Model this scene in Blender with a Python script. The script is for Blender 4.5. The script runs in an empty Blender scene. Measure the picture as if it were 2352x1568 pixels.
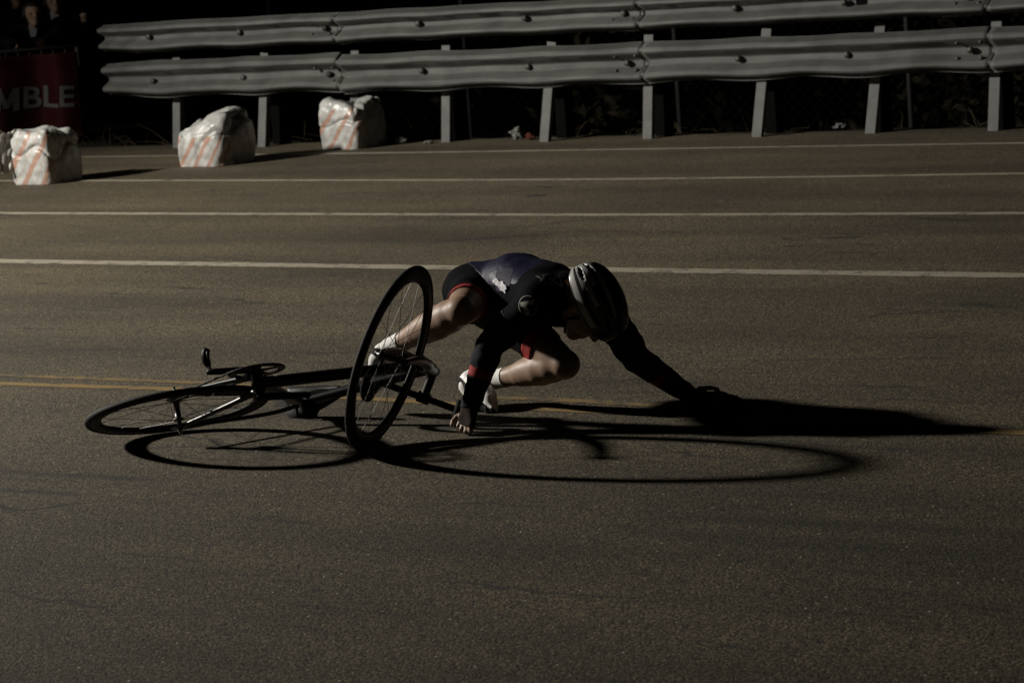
import bpy, bmesh, math, random
import numpy as np
from mathutils import Vector, Matrix, noise
from mathutils.bvhtree import BVHTree

SC = bpy.context.scene
COL = SC.collection

# ------------------------------------------------------------------ camera
TH, RO, CH = math.radians(9.11), math.radians(4.31), 1.828
FPX = 6200.0                                   # focal length in pixels of a 2352 px wide frame
FWD = np.array([0, math.cos(TH), -math.sin(TH)])
UP0 = np.array([0, math.sin(TH), math.cos(TH)])
RT0 = np.array([1.0, 0, 0])
RGT = math.cos(RO) * RT0 - math.sin(RO) * UP0
UPV = math.sin(RO) * RT0 + math.cos(RO) * UP0
CAM = np.array([0, 0, CH])
cd = bpy.data.cameras.new('camera')
cam = bpy.data.objects.new('camera', cd); COL.objects.link(cam)
m = Matrix.Identity(4)
for i in range(3):
    m[i][0], m[i][1], m[i][2] = RGT[i], UPV[i], -FWD[i]
m[0][3], m[1][3], m[2][3] = CAM
cam.matrix_world = m
cd.sensor_width = 36.0
cd.lens = FPX / 2352.0 * 36.0
cd.clip_start, cd.clip_end = 0.1, 1000.0
cd.dof.use_dof = True
cd.dof.focus_distance = 9.55
cd.dof.aperture_fstop = 8.0
SC.camera = cam

# ------------------------------------------------------------------ night sky, one floodlight, exposure
w = bpy.data.worlds.new('World'); SC.world = w; w.use_nodes = True
nt = w.node_tree
bg = nt.nodes['Background']
sky = nt.nodes.new('ShaderNodeTexSky'); sky.sky_type = 'NISHITA'; sky.sun_disc = False
sky.sun_elevation = math.radians(1.0); sky.sun_rotation = math.radians(-45)
nt.links.new(sky.outputs[0], bg.inputs[0]); bg.inputs[1].default_value = 0.00015
ld = bpy.data.lights.new('floodlight', 'SPOT')
ld.energy = 15300; ld.color = (1.0, 0.96, 0.87); ld.shadow_soft_size = 0.36
ld.spot_size = math.radians(104.5); ld.spot_blend = 1.0
lo = bpy.data.objects.new('floodlight', ld); COL.objects.link(lo)
lo.location = (-12.6, 15.8, 6.1)
lo.rotation_euler = (Vector((-1.0, 15.3, 0.0)) - lo.location).to_track_quat('-Z', 'Y').to_euler()
SC.view_settings.view_transform = 'Standard'
SC.view_settings.look = 'None'
SC.view_settings.exposure = 0.0
SC.view_settings.gamma = 1.0

# ------------------------------------------------------------------ helpers
def ray(px, py):
    return FWD + (px - 1176) / FPX * RGT - (py - 784) / FPX * UPV
def at(px, py, Y):                              # the point at world depth Y that was measured at (px, py)
    d = ray(px, py); return CAM + d * (Y / d[1])
def gp(px, py, z=0.0):                          # the same on the ground
    d = ray(px, py); return CAM + d * ((z - CH) / d[2])
def mat(name, col, rough=0.6, metal=0.0, spec=0.5, bump=0.0, bscale=200.0, var=0.0, vscale=20.0, col2=None, k=0.6):
    col = tuple(c * k for c in col)
    mm = bpy.data.materials.new(name); mm.use_nodes = True
    t = mm.node_tree; b = t.nodes['Principled BSDF']
    b.inputs['Base Color'].default_value = (*col, 1)
    b.inputs['Roughness'].default_value = rough
    b.inputs['Metallic'].default_value = metal
    b.inputs['Specular IOR Level'].default_value = spec if spec != 0.5 or rough < 0.7 else 0.08
    tc = t.nodes.new('ShaderNodeTexCoord')
    if var > 0:
        n = t.nodes.new('ShaderNodeTexNoise'); n.inputs['Scale'].default_value = vscale; n.inputs['Detail'].default_value = 6
        t.links.new(tc.outputs['Object'], n.inputs['Vector'])
        r = t.nodes.new('ShaderNodeValToRGB')
        c2 = col2 or tuple(c * (1 - var) for c in col)
        r.color_ramp.elements[0].color = (*c2, 1); r.color_ramp.elements[0].position = 0.35
        r.color_ramp.elements[1].color = (*col, 1); r.color_ramp.elements[1].position = 0.65
        t.links.new(n.outputs['Fac'], r.inputs['Fac']); t.links.new(r.outputs['Color'], b.inputs['Base Color'])
    if bump > 0:
        n = t.nodes.new('ShaderNodeTexNoise'); n.inputs['Scale'].default_value = bscale; n.inputs['Detail'].default_value = 4
        t.links.new(tc.outputs['Object'], n.inputs['Vector'])
        bp = t.nodes.new('ShaderNodeBump'); bp.inputs['Strength'].default_value = bump; bp.inputs['Distance'].default_value = 0.01
        t.links.new(n.outputs['Fac'], bp.inputs['Height']); t.links.new(bp.outputs['Normal'], b.inputs['Normal'])
    return mm
def tag(o, label=None, cat=None, group=None, kind=None):
    if label: o['label'] = label
    if cat: o['category'] = cat
    if group: o['group'] = group
    if kind: o['kind'] = kind
    return o
def link(name, me, m=None, parent=None, smooth=True):
    o = bpy.data.objects.new(name, me); COL.objects.link(o)
    if m is not None:
        for mm in (m if isinstance(m, (list, tuple)) else [m]): me.materials.append(mm)
    if parent is not None: o.parent = parent
    if smooth:
        me.polygons.foreach_set('use_smooth', [True] * len(me.polygons))
    return o
def mesh_of(verts, faces, name='mesh'):
    me = bpy.data.meshes.new(name)
    me.from_pydata([tuple(map(float, v)) for v in verts], [], [tuple(map(int, f)) for f in faces]); me.update()
    return me
def empty(name, loc=(0, 0, 0), matrix=None, parent=None):
    o = bpy.data.objects.new(name, None); COL.objects.link(o); o.empty_display_size = 0.1
    if matrix is not None: o.matrix_world = matrix
    else: o.location = loc
    if parent: o.parent = parent
    return o
class MB:                                       # collects shapes for ONE mesh object
    def __init__(s): s.v, s.f = [], []
    def add(s, v, f):
        b = len(s.v); s.v += [tuple(map(float, p)) for p in v]; s.f += [tuple(b + i for i in q) for q in f]
    def tube(s, pts, r, n=10, caps=True, closed=False, flat=None):
        pts = [np.array(p, float) for p in pts]; N = len(pts)
        rs = [r] * N if np.isscalar(r) else list(r)
        if len(rs) != N: rs = list(np.interp(np.linspace(0, 1, N), np.linspace(0, 1, len(rs)), rs))
        V = []; prev = None
        for i, p in enumerate(pts):
            if closed: t = pts[(i + 1) % N] - pts[i - 1]
            else: t = pts[min(i + 1, N - 1)] - pts[max(i - 1, 0)]
            t = t / (np.linalg.norm(t) + 1e-12)
            if prev is None:
                a = np.array([0, 0, 1.0]) if abs(t[2]) < 0.9 else np.array([1.0, 0, 0])
            else: a = prev
            a = a - t * (a @ t); a /= np.linalg.norm(a) + 1e-12; b = np.cross(t, a); prev = a
            for k in range(n):
                q = 2 * math.pi * k / n
                o = rs[i] * (math.cos(q) * a + math.sin(q) * b)
                if flat is not None:
                    fn, ff = flat; fn = np.array(fn, float); o = o + fn * (o @ fn) * (ff - 1)
                V.append(p + o)
        F = []
        for i in range(N if closed else N - 1):
            j = (i + 1) % N
            for k in range(n):
                k2 = (k + 1) % n
                F.append((i * n + k, i * n + k2, j * n + k2, j * n + k))
        if caps and not closed:
            F.append(tuple(range(n - 1, -1, -1))); F.append(tuple((N - 1) * n + k for k in range(n)))
        s.add(V, F); return s
    def box(s, c, sx, sy, sz, R=None):
        c = np.array(c, float); R = np.eye(3) if R is None else np.array(R)
        V = [c + R @ np.array([x * sx / 2, y * sy / 2, z * sz / 2]) for x in (-1, 1) for y in (-1, 1) for z in (-1, 1)]
        s.add(V, [(0, 1, 3, 2), (4, 6, 7, 5), (0, 4, 5, 1), (2, 3, 7, 6), (0, 2, 6, 4), (1, 5, 7, 3)]); return s
    def lathe(s, c, ax, prof, n=48):             # prof: (radius, along axis)
        c = np.array(c, float); ax = np.array(ax, float); ax /= np.linalg.norm(ax)
        a = np.cross(ax, [0, 0, 1.0]);
        if np.linalg.norm(a) < 0.05: a = np.cross(ax, [1.0, 0, 0])
        a /= np.linalg.norm(a); b = np.cross(ax, a); P = len(prof)
        V = [c + ax * z + r * (math.cos(2 * math.pi * k / n) * a + math.sin(2 * math.pi * k / n) * b) for k in range(n) for (r, z) in prof]
        F = []
        for k in range(n):
            k2 = (k + 1) % n
            for i in range(P - 1): F.append((k * P + i, k * P + i + 1, k2 * P + i + 1, k2 * P + i))
        s.add(V, F); return s
    def build(s, name, m, parent=None, smooth=True, auto=None):
        me = mesh_of(s.v, s.f, name)
        bm = bmesh.new(); bm.from_mesh(me); bmesh.ops.recalc_face_normals(bm, faces=bm.faces)
        if auto is not None:
            for e in bm.edges:
                if len(e.link_faces) == 2 and e.calc_face_angle(0) > auto: e.smooth = False
        bm.to_mesh(me); bm.free()
        return link(name, me, m, parent, smooth)
def spline(pts, n=8):                            # Catmull-Rom
    P = [np.array(p, float) for p in pts]; P = [2 * P[0] - P[1]] + P + [2 * P[-1] - P[-2]]; out = []
    for i in range(1, len(P) - 2):
        for k in range(n):
            t = k / n; a, b, c, d = P[i - 1:i + 3]
            out.append(0.5 * (2 * b + (c - a) * t + (2 * a - 5 * b + 4 * c - d) * t * t + (3 * b - 3 * c + d - a) * t ** 3))
    out.append(P[-2]); return out

# ---- organic shapes: blended tapered capsules on a grid, skinned as one continuous surface
class Organic:
    def __init__(s, lo, hi, h):
        s.lo = np.array(lo, float); s.h = h
        s.n = np.ceil((np.array(hi) - s.lo) / h).astype(int) + 1
        s.D = np.full(s.n, 1.0, np.float32); s.B = np.full(s.n, 1.0, np.float32); s.L = np.zeros(s.n, np.int16)
    def cap(s, a, b, r0, r1=None, lab=0, k=0.02, flat=None):
        a = np.array(a, float); b = np.array(b, float); r1 = r0 if r1 is None else r1
        pad = max(r0, r1) + 3 * k + 3 * s.h
        i0 = np.clip(np.floor((np.minimum(a, b) - pad - s.lo) / s.h).astype(int), 0, s.n - 1)
        i1 = np.clip(np.ceil((np.maximum(a, b) + pad - s.lo) / s.h).astype(int) + 1, 1, s.n)
        if np.any(i1 <= i0): return s
        sl = tuple(slice(i0[q], i1[q]) for q in range(3))
        ax = [(s.lo[q] + s.h * np.arange(i0[q], i1[q])).astype(np.float32) for q in range(3)]
        X, Y, Z = np.meshgrid(*ax, indexing='ij')
        ab = b - a; L2 = max(ab @ ab, 1e-12)
        dx, dy, dz = X - a[0], Y - a[1], Z - a[2]
        t = np.clip((dx * ab[0] + dy * ab[1] + dz * ab[2]) / L2, 0, 1)
        dx -= t * ab[0]; dy -= t * ab[1]; dz -= t * ab[2]
        if flat is not None:
            fn, ff = np.array(flat[0], float), flat[1]; fn /= np.linalg.norm(fn)
            c = (dx * fn[0] + dy * fn[1] + dz * fn[2]) * (1 / ff - 1)
            dx += c * fn[0]; dy += c * fn[1]; dz += c * fn[2]
        d = np.sqrt(dx * dx + dy * dy + dz * dz) - (r0 + (r1 - r0) * t)
        if flat is not None: d *= flat[1] ** 0.5 if flat[1] < 1 else 1
        Dv = s.D[sl]; hh = np.clip(0.5 + 0.5 * (Dv - d) / k, 0, 1)
        s.D[sl] = Dv * (1 - hh) + d * hh - k * hh * (1 - hh)
        Bv = s.B[sl]; better = d < Bv
        s.L[sl] = np.where(better, lab, s.L[sl]); s.B[sl] = np.where(better, d, Bv); return s
    def ball(s, c, r, lab=0, k=0.02, flat=None): return s.cap(c, np.array(c, float) + 1e-5, r, r, lab, k, flat)
    def chain(s, pts, rs, lab=0, k=0.02, flat=None):
        for i in range(len(pts) - 1): s.cap(pts[i], pts[i + 1], rs[i], rs[i + 1], lab, k, flat)
        return s
    def skin(s):
        D = s.D; S = D < 0; n = D.shape
        cnt = np.zeros(tuple(q - 1 for q in n), np.int8)
        for dx in (0, 1):
            for dy in (0, 1):
                for dz in (0, 1): cnt += S[dx:n[0] - 1 + dx, dy:n[1] - 1 + dy, dz:n[2] - 1 + dz]
        act = np.argwhere((cnt > 0) & (cnt < 8)); idx = -np.ones(cnt.shape, np.int64)
        idx[tuple(act.T)] = np.arange(len(act))
        acc = np.zeros((len(act), 3)); c = np.zeros(len(act))
        for axq in range(3):
            o1, o2 = [q for q in range(3) if q != axq]
            for u in (0, 1):
                for v in (0, 1):
                    p = act.copy(); p[:, o1] += u; p[:, o2] += v; q = p.copy(); q[:, axq] += 1
                    d0 = D[tuple(p.T)]; d1 = D[tuple(q.T)]; mk = (d0 < 0) != (d1 < 0)
                    t = np.where(mk, d0 / np.where(mk, d0 - d1, 1), 0)
                    pos = p.astype(float); pos[:, axq] += t
                    acc[mk] += pos[mk]; c[mk] += 1
        V = s.lo + s.h * acc / c[:, None]
        F = []
        for axq in range(3):
            o1, o2 = (axq + 1) % 3, (axq + 2) % 3
            sl0 = [slice(None)] * 3; sl1 = [slice(None)] * 3
            sl0[axq] = slice(0, -1); sl1[axq] = slice(1, None)
            ch = S[tuple(sl0)] != S[tuple(sl1)]
            e = np.argwhere(ch); e = e[(e[:, o1] > 0) & (e[:, o2] > 0) & (e[:, o1] < n[o1] - 1) & (e[:, o2] < n[o2] - 1)]
            inside = S[tuple(e.T)]
            def cell(a, b):
                q = e.copy(); q[:, o1] += a; q[:, o2] += b; return idx[tuple(q.T)]
            quad = np.stack([cell(-1, -1), cell(0, -1), cell(0, 0), cell(-1, 0)], 1)
            quad[~inside] = quad[~inside][:, ::-1]; F.append(quad)
        F = np.concatenate(F); F = F[(F >= 0).all(1)]
        # light smoothing of the grid
        for it in range(2):
            sm = np.zeros_like(V); k = np.zeros(len(V))
            for a, b in ((0, 1), (1, 2), (2, 3), (3, 0)):
                np.add.at(sm, F[:, a], V[F[:, b]]); np.add.at(sm, F[:, b], V[F[:, a]])
                np.add.at(k, F[:, a], 1); np.add.at(k, F[:, b], 1)
            V = V * 0.5 + 0.5 * sm / np.maximum(k, 1)[:, None]
        cc = np.clip(np.round((V[F].mean(1) - s.lo) / s.h).astype(int), 0, np.array(n) - 1)
        lab = s.L[tuple(cc.T)]
        return V, F, lab
def vnormals(V, F):
    N = np.zeros_like(V); fn = np.cross(V[F[:, 2]] - V[F[:, 0]], V[F[:, 3]] - V[F[:, 1]])
    for k in range(4): np.add.at(N, F[:, k], fn)
    return N / (np.linalg.norm(N, axis=1, keepdims=True) + 1e-12)
def garment(name, V, F, N, mask, off, m, parent, fold=0.0, fs=18.0, face_mats=None):
    Fm = F[mask]
    used, inv = np.unique(Fm, return_inverse=True); Fl = inv.reshape(Fm.shape)
    P = V[used] + N[used] * off
    if fold > 0:
        P = P + N[used] * np.array([[fold * max(0, .55 + noise.noise(Vector(p) * fs) + .35 * abs(noise.noise(Vector(p) * fs * 2.3)))] for p in P])
    ed = {}
    for q in Fl:
        for a, b in ((0, 1), (1, 2), (2, 3), (3, 0)):
            ed[(q[a], q[b])] = 1
    bnd = [(a, b) for (a, b) in ed if (b, a) not in ed]
    bv = sorted({i for e in bnd for i in e}); mp = {i: len(P) + j for j, i in enumerate(bv)}
    # relax the hem so it runs clean
    nb = {i: [] for i in bv}
    for a, b in bnd: nb[a].append(b); nb[b].append(a)
    for it in range(6):
        Q = P.copy()
        for i in bv:
            if len(nb[i]) == 2: Q[i] = 0.5 * P[i] + 0.25 * (P[nb[i][0]] + P[nb[i][1]])
        P = Q
    inner = V[used][bv] - N[used][bv] * 0.003
    PV = np.vstack([P, inner]) if bv else P
    faces = [tuple(q) for q in Fl] + [(b, a, mp[a], mp[b]) for a, b in bnd]
    me = mesh_of(PV, faces, name)
    o = link(name, me, m, parent)
    if face_mats is not None:
        fm = list(face_mats(V[Fm].mean(1))) + [0] * len(bnd)
        me.polygons.foreach_set('material_index', [int(x) for x in fm])
    return o

# ------------------------------------------------------------------ road, paint, embankment
RP0 = np.array([-2.76, 23.26]); RE = np.array([6.3, -4.03]); RE /= np.linalg.norm(RE); RN = np.array([-RE[1], RE[0]])  # along / behind the rail
def rail(s, nn, z=0.0): p = RP0 + RE * s + RN * nn; return np.array([p[0], p[1], z])

def road_material():
    mm = bpy.data.materials.new('asphalt'); mm.use_nodes = True; t = mm.node_tree; b = t.nodes['Principled BSDF']
    L = t.links.new; N = t.nodes.new
    tc = N('ShaderNodeTexCoord')
    def noise_n(scale, detail=3, src=None, rough=0.6):
        n = N('ShaderNodeTexNoise'); n.inputs['Scale'].default_value = scale; n.inputs['Detail'].default_value = detail
        n.inputs['Roughness'].default_value = rough
        L(src or tc.outputs['Object'], n.inputs['Vector']); return n.outputs['Fac']
    def ramp(src, p0, p1, c0, c1):
        r = N('ShaderNodeValToRGB'); e = r.color_ramp.elements
        e[0].position, e[1].position = p0, p1; e[0].color = (*c0, 1); e[1].color = (*c1, 1)
        L(src, r.inputs['Fac']); return r.outputs['Color']
    def mix(kind, a, bb, fac=1.0, fsrc=None):
        x = N('ShaderNodeMix'); x.data_type = 'RGBA'; x.blend_type = kind; x.inputs[0].default_value = fac
        if fsrc is not None: L(fsrc, x.inputs[0])
        L(a, x.inputs[6]); L(bb, x.inputs[7]); return x.outputs[2]
    rot = N('ShaderNodeMapping'); rot.vector_type = 'POINT'; rot.inputs['Rotation'].default_value = (0, 0, math.radians(32.6))
    L(tc.outputs['Object'], rot.inputs['Vector'])                # x now runs along the road
    st = N('ShaderNodeMapping'); st.inputs['Scale'].default_value = (0.22, 1.6, 1); L(rot.outputs[0], st.inputs['Vector'])
    def cells(scale, src=None):
        v = N('ShaderNodeTexVoronoi'); v.inputs['Scale'].default_value = scale; L(tc.outputs['Object'], v.inputs['Vector'])
        q = N('ShaderNodeSeparateColor'); L(v.outputs['Color'], q.inputs[0]); return q.outputs[0], v.outputs['Distance']
    ca, da = cells(120); cb, db = cells(260)
    grain = ramp(ca, 0.0, 1.0, (0.0150, 0.0118, 0.0072), (0.121, 0.0960, 0.0580))
    g2_ = ramp(cb, 0.0, 1.0, (0.25, 0.25, 0.25), (1.75, 1.73, 1.68))
    fine = mix('MULTIPLY', g2_, ramp(noise_n(80, 4, None, 0.85), 0.3, 0.7, (0.60, 0.60, 0.60), (1.40, 1.40, 1.38)))
    big = ramp(noise_n(0.55, 4), 0.3, 0.7, (0.74, 0.74, 0.74), (1.18, 1.17, 1.15))
    lane = ramp(noise_n(1.0, 5, st.outputs[0]), 0.36, 0.62, (0.66, 0.65, 0.64), (1.12, 1.12, 1.12))
    col = mix('MULTIPLY', grain, fine); col = mix('MULTIPLY', col, big); col = mix('MULTIPLY', col, lane)
    # worn dark streaks and fine cracks lying along the road
    cs = N('ShaderNodeMapping'); cs.inputs['Scale'].default_value = (0.5, 5.0, 1); L(rot.outputs[0], cs.inputs['Vector'])
    crk = N('ShaderNodeTexVoronoi'); crk.feature = 'DISTANCE_TO_EDGE'; crk.inputs['Scale'].default_value = 0.55
    wob = N('ShaderNodeVectorMath'); wob.operation = 'ADD'
    wn = N('ShaderNodeTexNoise'); wn.inputs['Scale'].default_value = 4; L(tc.outputs['Object'], wn.inputs['Vector'])
    ws = N('ShaderNodeVectorMath'); ws.operation = 'SCALE'; ws.inputs[3].default_value = 0.35; L(wn.outputs['Color'], ws.inputs[0])
    L(cs.outputs[0], wob.inputs[0]); L(ws.outputs[0], wob.inputs[1]); L(wob.outputs[0], crk.inputs['Vector'])
    cm = ramp(crk.outputs['Distance'], 0.003, 0.014, (1, 1, 1), (0, 0, 0))
    gate = ramp(noise_n(1.3, 3), 0.49, 0.57, (0, 0, 0), (1, 1, 1))
    cf = mix('MULTIPLY', cm, gate)
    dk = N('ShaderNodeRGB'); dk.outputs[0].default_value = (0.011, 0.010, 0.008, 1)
    sep = N('ShaderNodeSeparateColor'); L(cf, sep.inputs[0])
    mul = N('ShaderNodeMath'); mul.operation = 'MULTIPLY'; mul.inputs[1].default_value = 0.9; L(sep.outputs[0], mul.inputs[0])
    col = mix('MIX', col, dk.outputs[0], fsrc=mul.outputs[0])
    # near-road shadow streaks painted into the asphalt colour, then other dark marks farther off
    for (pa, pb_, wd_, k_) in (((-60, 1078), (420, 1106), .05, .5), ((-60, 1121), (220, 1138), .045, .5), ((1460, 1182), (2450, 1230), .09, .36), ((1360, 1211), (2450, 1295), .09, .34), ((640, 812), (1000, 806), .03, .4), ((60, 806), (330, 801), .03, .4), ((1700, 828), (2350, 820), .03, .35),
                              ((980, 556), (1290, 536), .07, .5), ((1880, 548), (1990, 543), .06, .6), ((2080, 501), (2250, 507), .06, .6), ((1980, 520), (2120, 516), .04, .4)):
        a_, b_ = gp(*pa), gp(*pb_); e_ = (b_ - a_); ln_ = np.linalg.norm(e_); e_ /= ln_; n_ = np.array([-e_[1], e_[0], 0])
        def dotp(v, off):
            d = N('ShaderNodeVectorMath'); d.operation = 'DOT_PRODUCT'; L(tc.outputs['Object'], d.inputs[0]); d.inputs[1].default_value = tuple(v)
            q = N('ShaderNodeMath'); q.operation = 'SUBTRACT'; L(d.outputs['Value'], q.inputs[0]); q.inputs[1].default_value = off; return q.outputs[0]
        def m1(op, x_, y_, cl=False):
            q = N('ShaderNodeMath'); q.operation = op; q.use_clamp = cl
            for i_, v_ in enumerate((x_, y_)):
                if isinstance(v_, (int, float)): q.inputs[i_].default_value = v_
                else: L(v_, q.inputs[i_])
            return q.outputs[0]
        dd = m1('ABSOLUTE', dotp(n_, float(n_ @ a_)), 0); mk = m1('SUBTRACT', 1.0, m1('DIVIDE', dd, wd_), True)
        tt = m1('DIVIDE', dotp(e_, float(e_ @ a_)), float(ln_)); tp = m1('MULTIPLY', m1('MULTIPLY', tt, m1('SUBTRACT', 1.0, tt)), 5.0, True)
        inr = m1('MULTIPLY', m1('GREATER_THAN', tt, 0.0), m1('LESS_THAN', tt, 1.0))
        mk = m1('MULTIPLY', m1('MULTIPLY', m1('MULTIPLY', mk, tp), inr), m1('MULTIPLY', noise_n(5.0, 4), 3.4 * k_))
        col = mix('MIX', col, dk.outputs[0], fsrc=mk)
    # pale chips of stone
    vo = N('ShaderNodeTexVoronoi'); vo.inputs['Scale'].default_value = 60; L(tc.outputs['Object'], vo.inputs['Vector'])
    sv = N('ShaderNodeSeparateColor'); L(vo.outputs['Color'], sv.inputs[0])
    g1 = N('ShaderNodeMath'); g1.operation = 'GREATER_THAN'; g1.inputs[1].default_value = 0.975; L(sv.outputs[0], g1.inputs[0])
    g2 = N('ShaderNodeMath'); g2.operation = 'LESS_THAN'; g2.inputs[1].default_value = 0.20; L(vo.outputs['Distance'], g2.inputs[0])
    g3 = N('ShaderNodeMath'); g3.operation = 'MULTIPLY'; L(g1.outputs[0], g3.inputs[0]); L(g2.outputs[0], g3.inputs[1])
    wc = N('ShaderNodeRGB'); wc.outputs[0].default_value = (0.5, 0.47, 0.40, 1)
    col = mix('MIX', col, wc.outputs[0], fsrc=g3.outputs[0])
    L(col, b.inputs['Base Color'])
    b.inputs['Roughness'].default_value = 0.82; b.inputs['Specular IOR Level'].default_value = 0.35
    bp = N('ShaderNodeBump'); bp.inputs['Strength'].default_value = 0.6; bp.inputs['Distance'].default_value = 0.006
    hsum = N('ShaderNodeMath'); hsum.operation = 'MULTIPLY_ADD'; hsum.inputs[1].default_value = -0.6; L(da, hsum.inputs[0]); L(noise_n(170, 3), hsum.inputs[2]); L(hsum.outputs[0], bp.inputs['Height']); L(bp.outputs[0], b.inputs['Normal'])
    return mm
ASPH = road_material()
edge_n = 0.22
A = rail(-70, edge_n); Bq = rail(70, edge_n)
me = mesh_of([A, Bq, (80, -25, 0), (-80, -25, 0), (-80, 60, 0)], [(0, 4, 3, 2, 1)], 'road')
bm = bmesh.new(); bm.from_mesh(me); bmesh.ops.recalc_face_normals(bm, faces=bm.faces)
for f in bm.faces:
    if f.normal.z < 0: f.normal_flip()
bm.to_mesh(me); bm.free()
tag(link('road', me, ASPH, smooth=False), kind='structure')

def paint_material(name, col, wear, wscale):
    mm = bpy.data.materials.new(name); mm.use_nodes = True; t = mm.node_tree; b = t.nodes['Principled BSDF']
    L = t.links.new; N = t.nodes.new; tc = N('ShaderNodeTexCoord')
    n1 = N('ShaderNodeTexNoise'); n1.inputs['Scale'].default_value = wscale; n1.inputs['Detail'].default_value = 6; n1.inputs['Roughness'].default_value = 0.75
    L(tc.outputs['Object'], n1.inputs['Vector'])
    n2 = N('ShaderNodeTexNoise'); n2.inputs['Scale'].default_value = 120; n2.inputs['Detail'].default_value = 3
    L(tc.outputs['Object'], n2.inputs['Vector'])
    ad = N('ShaderNodeMath'); ad.operation = 'MULTIPLY_ADD'; ad.inputs[1].default_value = 0.5; L(n2.outputs['Fac'], ad.inputs[0]); L(n1.outputs['Fac'], ad.inputs[2])
    r = N('ShaderNodeValToRGB'); r.color_ramp.elements[0].position = wear; r.color_ramp.elements[1].position = wear + 0.12
    L(ad.outputs[0], r.inputs['Fac'])
    x = N('ShaderNodeMix'); x.data_type = 'RGBA'; L(r.outputs['Color'], x.inputs[0])
    x.inputs[6].default_value = (0.062, 0.053, 0.036, 1); x.inputs[7].default_value = tuple(c * .62 for c in col) + (1,)
    g = N('ShaderNodeMix'); g.data_type = 'RGBA'; g.blend_type = 'MULTIPLY'; g.inputs[0].default_value = 0.5
    L(x.outputs[2], g.inputs[6]); L(n2.outputs['Color'], g.inputs[7])
    L(g.outputs[2], b.inputs['Base Color']); b.inputs['Roughness'].default_value = 0.75
    bp = N('ShaderNodeBump'); bp.inputs['Strength'].default_value = 0.5; bp.inputs['Distance'].default_value = 0.005
    L(n2.outputs['Fac'], bp.inputs['Height']); L(bp.outputs[0], b.inputs['Normal'])
    return mm
WHITE_P = paint_material('white_road_paint', (0.52, 0.46, 0.345), 0.60, 7)
YELL_P = paint_material('yellow_road_paint', (0.42, 0.265, 0.075), 0.58, 7)
YELL_F = paint_material('faded_yellow_road_paint', (0.38, 0.24, 0.07), 0.67, 7)
def stripe(name, pix, wid, m, z=0.0018):
    g = [gp(*p) for p in pix]
    d0 = g[0] - g[1]; d1 = g[-1] - g[-2]
    g = [g[0] + d0 / np.linalg.norm(d0) * 6.0] + g + [g[-1] + d1 / np.linalg.norm(d1) * 6.0] if wid > 0 else g
    wid = abs(wid); P0 = spline(g, 14); P = []; V = []; F = []
    for a_, b_ in zip(P0[:-1], P0[1:]):
        k_ = max(1, int(np.linalg.norm(b_ - a_) / .05)); P += [a_ + (b_ - a_) * q / k_ for q in range(k_)]
    P.append(P0[-1])
    rnd = random.Random(len(name) + int(pix[0][1]))
    for i, p in enumerate(P):
        t = P[min(i + 1, len(P) - 1)] - P[max(i - 1, 0)]; t /= np.linalg.norm(t); nn = np.array([-t[1], t[0], 0])
        j = 1 + rnd.uniform(-.09, .09) + .10 * noise.noise(Vector((float(p[0]) * 3, float(p[1]) * 3, 1)))
        V += [p + nn * wid / 2 * j + [0, 0, z], p - nn * wid / 2 * j + [0, 0, z]]
        if i: k = 2 * i; F.append((k - 2, k - 1, k + 1, k))
    me = mesh_of(V, F, name); bm = bmesh.new(); bm.from_mesh(me)
    for f in bm.faces:
        if f.normal.z < 0: f.normal_flip()
    bm.to_mesh(me); bm.free()
    return tag(link(name, me, m, smooth=False), kind='structure')
stripe('road_marking', [(0, 600), (560, 608), (1176, 617), (1760, 625), (2352, 633)], 0.140, WHITE_P)
stripe('road_marking', [(0, 490), (820, 492.5), (1500, 493.5), (2352, 490)], 0.098, WHITE_P)
stripe('road_marking', [(420, 415), (1176, 413.5), (1760, 408), (2352, 399)], 0.085, WHITE_P)
stripe('road_marking', [(190, 361), (870, 352), (1340, 345), (2352, 329)], 0.085, WHITE_P)
stripe('road_marking', [(0, 881), (420, 895), (880, 918), (1130, 934), (1500, 951), (2000, 978), (2352, 994)], 0.066, YELL_P)
stripe('road_marking', [(-60, 860), (440, 878), (640, 887)], -0.06, YELL_F)
stripe('road_marking', [(1120, 912), (1290, 919), (1580, 935), (1700, 942)], -0.06, YELL_F)

def bank_z(s, nn):
    start = 0.55 if s > -1.2 else min(6.0, 0.55 + (-1.2 - s) * 2.0)
    x = max(0.0, nn - start)
    z = -3.2 * (1 - math.exp(-x * 0.30)) * (1 if x > 0 else 0)
    if nn > 16: z += (nn - 16) * 0.35
    return z - 0.012 + 0.05 * min(x, 1.0) * noise.noise(Vector((s * 0.9, nn * 0.9, 3.1)))
ss = np.concatenate([np.linspace(-60, -8, 14), np.linspace(-7, 14, 64), np.linspace(15, 60, 14)])
ns = np.concatenate([np.linspace(edge_n - 0.02, 3, 22), np.linspace(3.3, 15, 24), np.linspace(16, 60, 20)])
V = [rail(s, q, bank_z(s, q) if q > 0.3 else -0.006) for s in ss for q in ns]
K = len(ns); F = [(i * K + j, (i + 1) * K + j, (i + 1) * K + j + 1, i * K + j + 1) for i in range(len(ss) - 1) for j in range(K - 1)]
SOIL = mat('bank_soil', (0.040, 0.034, 0.022), 0.95, bump=0.8, bscale=30, var=0.6, vscale=6)
tag(link('embankment', mesh_of(V, F, 'embankment'), SOIL), kind='structure')

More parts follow.
